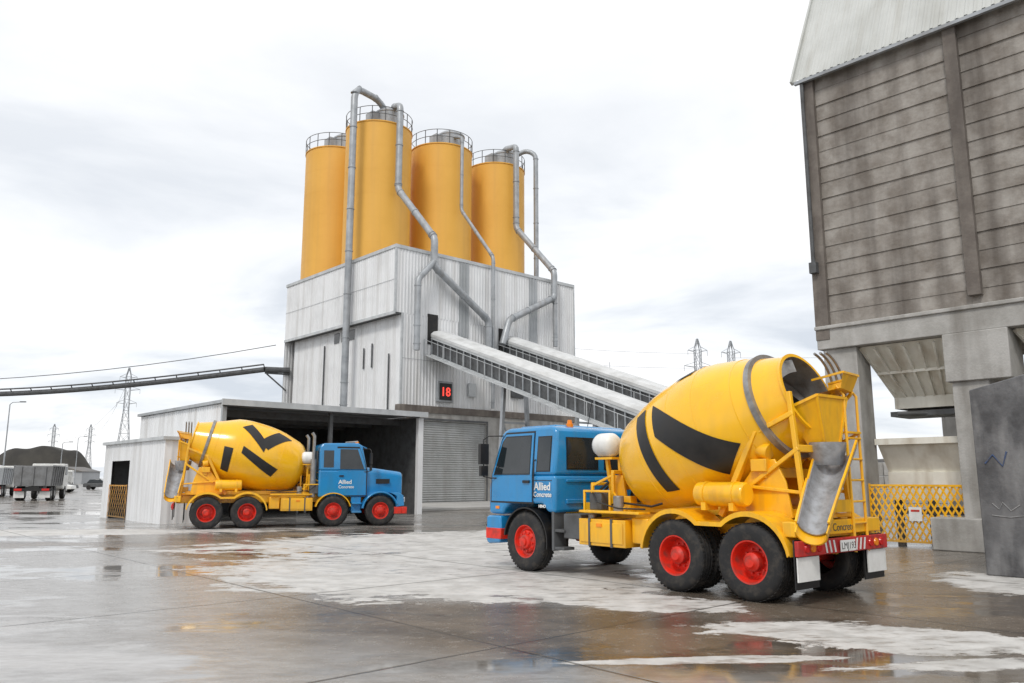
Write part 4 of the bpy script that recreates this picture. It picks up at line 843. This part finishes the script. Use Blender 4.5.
# ------------------------------------------------------------ pipe bridge
pb=empty('pipe_bridge',(-18.6,59.4,0),0,'long sagging grey pipe bridge reaching the plant','pipe bridge')
m=M(); pts=[]
for i in range(25):
    t=i/24; pts.append((-42*t,7*t,9.7-.9*t-1.0*math.sin(PI*t)))
m.tube(pts,.20,n=10); m.tube([(x,y-.3,z+.34) for x,y,z in pts],.06,n=8)
for p in pts: m.beam((p[0],p[1]-.3,p[2]+.34),(p[0],p[1],p[2]),.06)
m.tube([(1.6,.9,9.75),(.8,.5,9.73),(0,0,9.7)],.22,n=10)
ob('pipe',m,DGREY,pb)
ob('support',M().beam((-42,7,0),(-42,7,8.6),.5),DGREY,pb)
ob('wall_bracket',M().beam((0,.1,9.45),(1.6,1.0,9.45),.12).beam((.1,.2,9.4),(1.4,.9,8.2),.10),DGREY,pb)
def wire(pts,r,lab):
    o=Vector(pts[0]); Q=[]
    for a,b in zip(pts,pts[1:]):
        a,b=Vector(a),Vector(b)
        for i in range(13): t=i/12; p=a.lerp(b,t); p.z-=4*t*(1-t)*(b-a).length*.025; Q.append(p-o)
    ob('power_line',M().tube(Q,r,n=5),DGREY,loc=o,label=lab,cat='cable')
wire([(-17.9,59.6,11.6),(-60,66,9.6)],.03,'thin dark cable hanging above the pipe bridge')

# ------------------------------------------------------------ distance
def pylon(x,y,h,rz,lab,th=1.0):
    m=M(); w0=h*.07; wt=h*.020; hb=h*.62
    def wat(z): return w0+(wt-w0)*min(1,z/hb)
    lv=[0,.16,.3,.42,.53,.62,.72,.82,.92,1.0]
    for i in range(len(lv)-1):
        z0,z1=lv[i]*h,lv[i+1]*h; a,b=wat(z0),wat(z1)
        if i==len(lv)-2: b=.2
        c0=[(-a,-a),(a,-a),(a,a),(-a,a)]; c1=[(-b,-b),(b,-b),(b,b),(-b,b)]
        for k in range(4):
            m.beam((*c0[k],z0),(*c1[k],z1),.20*th); m.beam((*c0[k],z0),(*c1[(k+1)%4],z1),.10*th); m.beam((*c0[(k+1)%4],z0),(*c1[k],z1),.10*th); m.beam((*c1[k],z1),(*c1[(k+1)%4],z1),.10*th)
    for f,wd in((.68,.08),(.80,.10),(.91,.07)):
        z=f*h
        for s in(1,-1):
            m.beam((s*wt,-wt,z),(s*wd*h,0,z+.4),.14*th).beam((s*wt,wt,z),(s*wd*h,0,z+.4),.14*th).beam((s*wt,0,z+h*.035),(s*wd*h,0,z+.4),.14*th).beam((s*wd*h,0,z+.4),(s*wd*h,0,z-h*.03),.12*th)
    ob('power_pylon',m,GALVL if th<1 else GALV,loc=(x,y,0),rz=rz,label=lab,cat='pylon',group='power pylons on the horizon')
pylon(-156,322,46,.3,'tall lattice steel power pylon beyond the yard')
pylon(-372,650,45,.2,'distant lattice steel power pylon',1.3); pylon(-345,655,45,.2,'distant lattice steel power pylon',1.3)
pylon(62.5,265,48,.1,'lattice steel power pylon beyond conveyors'); pylon(76.5,275,49,.1,'lattice steel power pylon beyond conveyors')
for a,b in(((-156,322,41),(-345,655,41)),((-156,322,36),(-372,650,36)),((62.5,265,43),(-60,240,52)),((62.5,265,38),(-60,240,47)),((76.5,275,43),(240,240,52))): wire([a,b],.04,'thin power line strung between pylons')
ob('mast',M().cyl((0,0,0),(0,0,26),.14,.06,n=8),GALV,loc=(20.8,168,0),label='thin grey mast behind the plant',cat='mast')
hm=M(); nx,ny=56,18; vs=[]
for j in range(ny+1):
    for i in range(nx+1):
        u,v=i/nx*2-1,j/ny*2-1; r=math.sqrt(u*u+v*v); q=min(1,max(0,(1-r)*1.9)); q=q*q*(3-2*q); z=q*(12.2+.8*math.sin(5*u+1)+.5*math.sin(13*u+3*v)); vs.append((u*25,v*16,z-.1))
hm.add(vs,[(j*(nx+1)+i,j*(nx+1)+i+1,(j+1)*(nx+1)+i+1,(j+1)*(nx+1)+i) for j in range(ny) for i in range(nx)])
ob('hill',hm,HILLM,loc=(-176,300,0),kind='structure')
FARW=mk('far_wall',(.46,.48,.50),(.34,.35,.36),.8,ns=.1); FARD=mk('far_dark_wall',(.14,.14,.14),(.20,.18,.16),.8,ns=.1)
for i,(x,y,wd,h) in enumerate([(-150,230,14,4),(-128,236,10,3.5),(-190,250,18,5),(-232,260,20,4.5),(-95,215,16,3.6),(-60,240,24,5),(40,230,40,5),(110,220,40,6),(180,230,40,5),(-120,205,8,3)]):
    r=empty('far_building',(x,y,0),.1*(i%3-1),'low grey industrial building on far edge of yard','building','low buildings on the horizon')
    ob('wall',M().box(-wd/2,wd/2,-5,5,0,h),FARW if i%2 else FARD,r); ob('roof',M().prism([(-wd/2-.4,h),(wd/2+.4,h),(wd/2*.0,h+1.4)],-5.4,5.4),FARD if i%2 else FARW,r)
    dm=M(); 
    for k in range(int(wd//4)): dm.box(-wd/2+1+4*k,-wd/2+3+4*k,-5.05,-5.0,0,2.4)
    ob('door',dm,FARD if i%2 else DOORM,r)
bw=M()
for i in range(10):
    for j in range(3): bw.box(i*2.0,i*2.0+1.97,-.4,.4,j*.9,j*.9+.88)
ob('block_wall',bw,CONCL,loc=(9,56,0),rz=-.1,bev=.03,label='stacked concrete block wall behind the conveyors',cat='wall')
def lamp(x,y,h):
    r=empty('street_lamp',(x,y,0),0,'tall grey street lamp at yard edge','street lamp','street lamps at yard edge')
    ob('pole',M().cyl((0,0,0),(0,0,h),.1,.06,n=10).tube([(0,0,h),(.3,0,h+.25),(1.4,0,h+.3)],.045,n=8),GALV,r); ob('lamp_head',M().box(1.2,1.9,-.13,.13,h+.25,h+.38),DGREY,r,bev=.03)
lamp(-61.2,97,10.5); lamp(-92,170,10); lamp(-84,150,8)
def tipper(x,y,rz,lab,body):
    r=empty('tipper_truck',(x,y,0),rz,lab,'truck','tipper trucks at the far side')
    m=M().prism([(-1.2,1.05),(-1.2,1.2),(-1.28,2.55),(1.28,2.55),(1.2,1.2),(1.2,1.05)],-3.4,1.2,ax='x'); ob('body',m,body,r,bev=.03)
    rb=M()
    for i in range(6):
        xx=-3.2+i*.85
        for s in(1,-1): rb.beam((xx,s*1.23,1.1),(xx,s*1.32,2.5),.07)
    for s in(1,-1): rb.beam((-3.42,s*1.29,2.55),(1.2,s*1.29,2.55),.10)
    for y_ in(-.8,0,.8): rb.beam((-3.44,y_,1.1),(-3.44,y_,2.5),.07)
    ob('body_rib',rb,body,r)
    ob('chassis',M().box(-3.4,4.0,-.45,.45,.75,1.03),BLACK,r); ob('light_bar',M().box(-3.5,-3.42,-1.2,1.2,.7,.90),BLACK,r)
    for s in(1,-1): ob('mudflap',M().box(-3.3,-3.27,s*.85-.35,s*.85+.35,.2,.68),WHITEP,r); ob('tail_light',M().box(-3.53,-3.5,s*.9-.25,s*.9+.25,.72,.88),LAMPR,r)
    for xx in(-2.6,-1.3,3.0):
        for s in(1,-1):
            h=ob('wheel',M().cyl((xx,s*.8,.5),(xx,s*1.17,.5),.22,n=16),STEEL,r); ob('tyre',M().rev([(.25,-.17),(.5,-.16),(.52,-.1),(.52,.1),(.5,.16),(.25,.17)],O=(xx,s*1.0,.52),D=(0,1,0),U=(0,0,1),V=(1,0,0),n=24),RUB,h)
    cb=ob('cab',M().prism([(2.0,1.0),(2.0,2.8),(3.6,2.8),(4.1,1.8),(4.1,.6),(2.0,.8)],-1.15,1.15),WHITEP,r,bev=.06); ob('window',M().box(2.6,3.5,-1.17,1.17,1.9,2.55),GLASS,cb)
tipper(-36.9,63.5,rad(110),'dull grey tipper truck seen from behind with red tail lights',TIPM)
tipper(-48.0,75.0,rad(112),'grey tipper truck parked beside another truck',CLADG)
tipper(-66,118,1.9,'white tipper truck far across the yard',WHITEP)
def car(x,y,rz,mt,lab):
    r=empty('parked_car',(x,y,0),rz,lab,'car','cars parked far across the yard')
    ob('body',M().prism([(-2.1,.35),(-2.15,.8),(-1.9,.95),(1.0,.95),(2.0,.8),(2.1,.4)],-.85,.85),mt,r,bev=.06)
    ob('cabin',M().prism([(-1.7,.95),(-1.3,1.45),(.2,1.48),(1.0,.95)],-.72,.72),GLASS,r,bev=.05)
    for xx in(-1.3,1.3):
        for s in(1,-1): ob('wheel',M().cyl((xx,s*.68,.32),(xx,s*.88,.32),.32,n=18),RUB,r)
car(-52,92,.2,WHITEP,'small white car far across the yard'); car(-56,100,.3,BLACK,'small dark car far across the yard'); car(-60,118,.1,DGREY,'small grey car far across the yard')
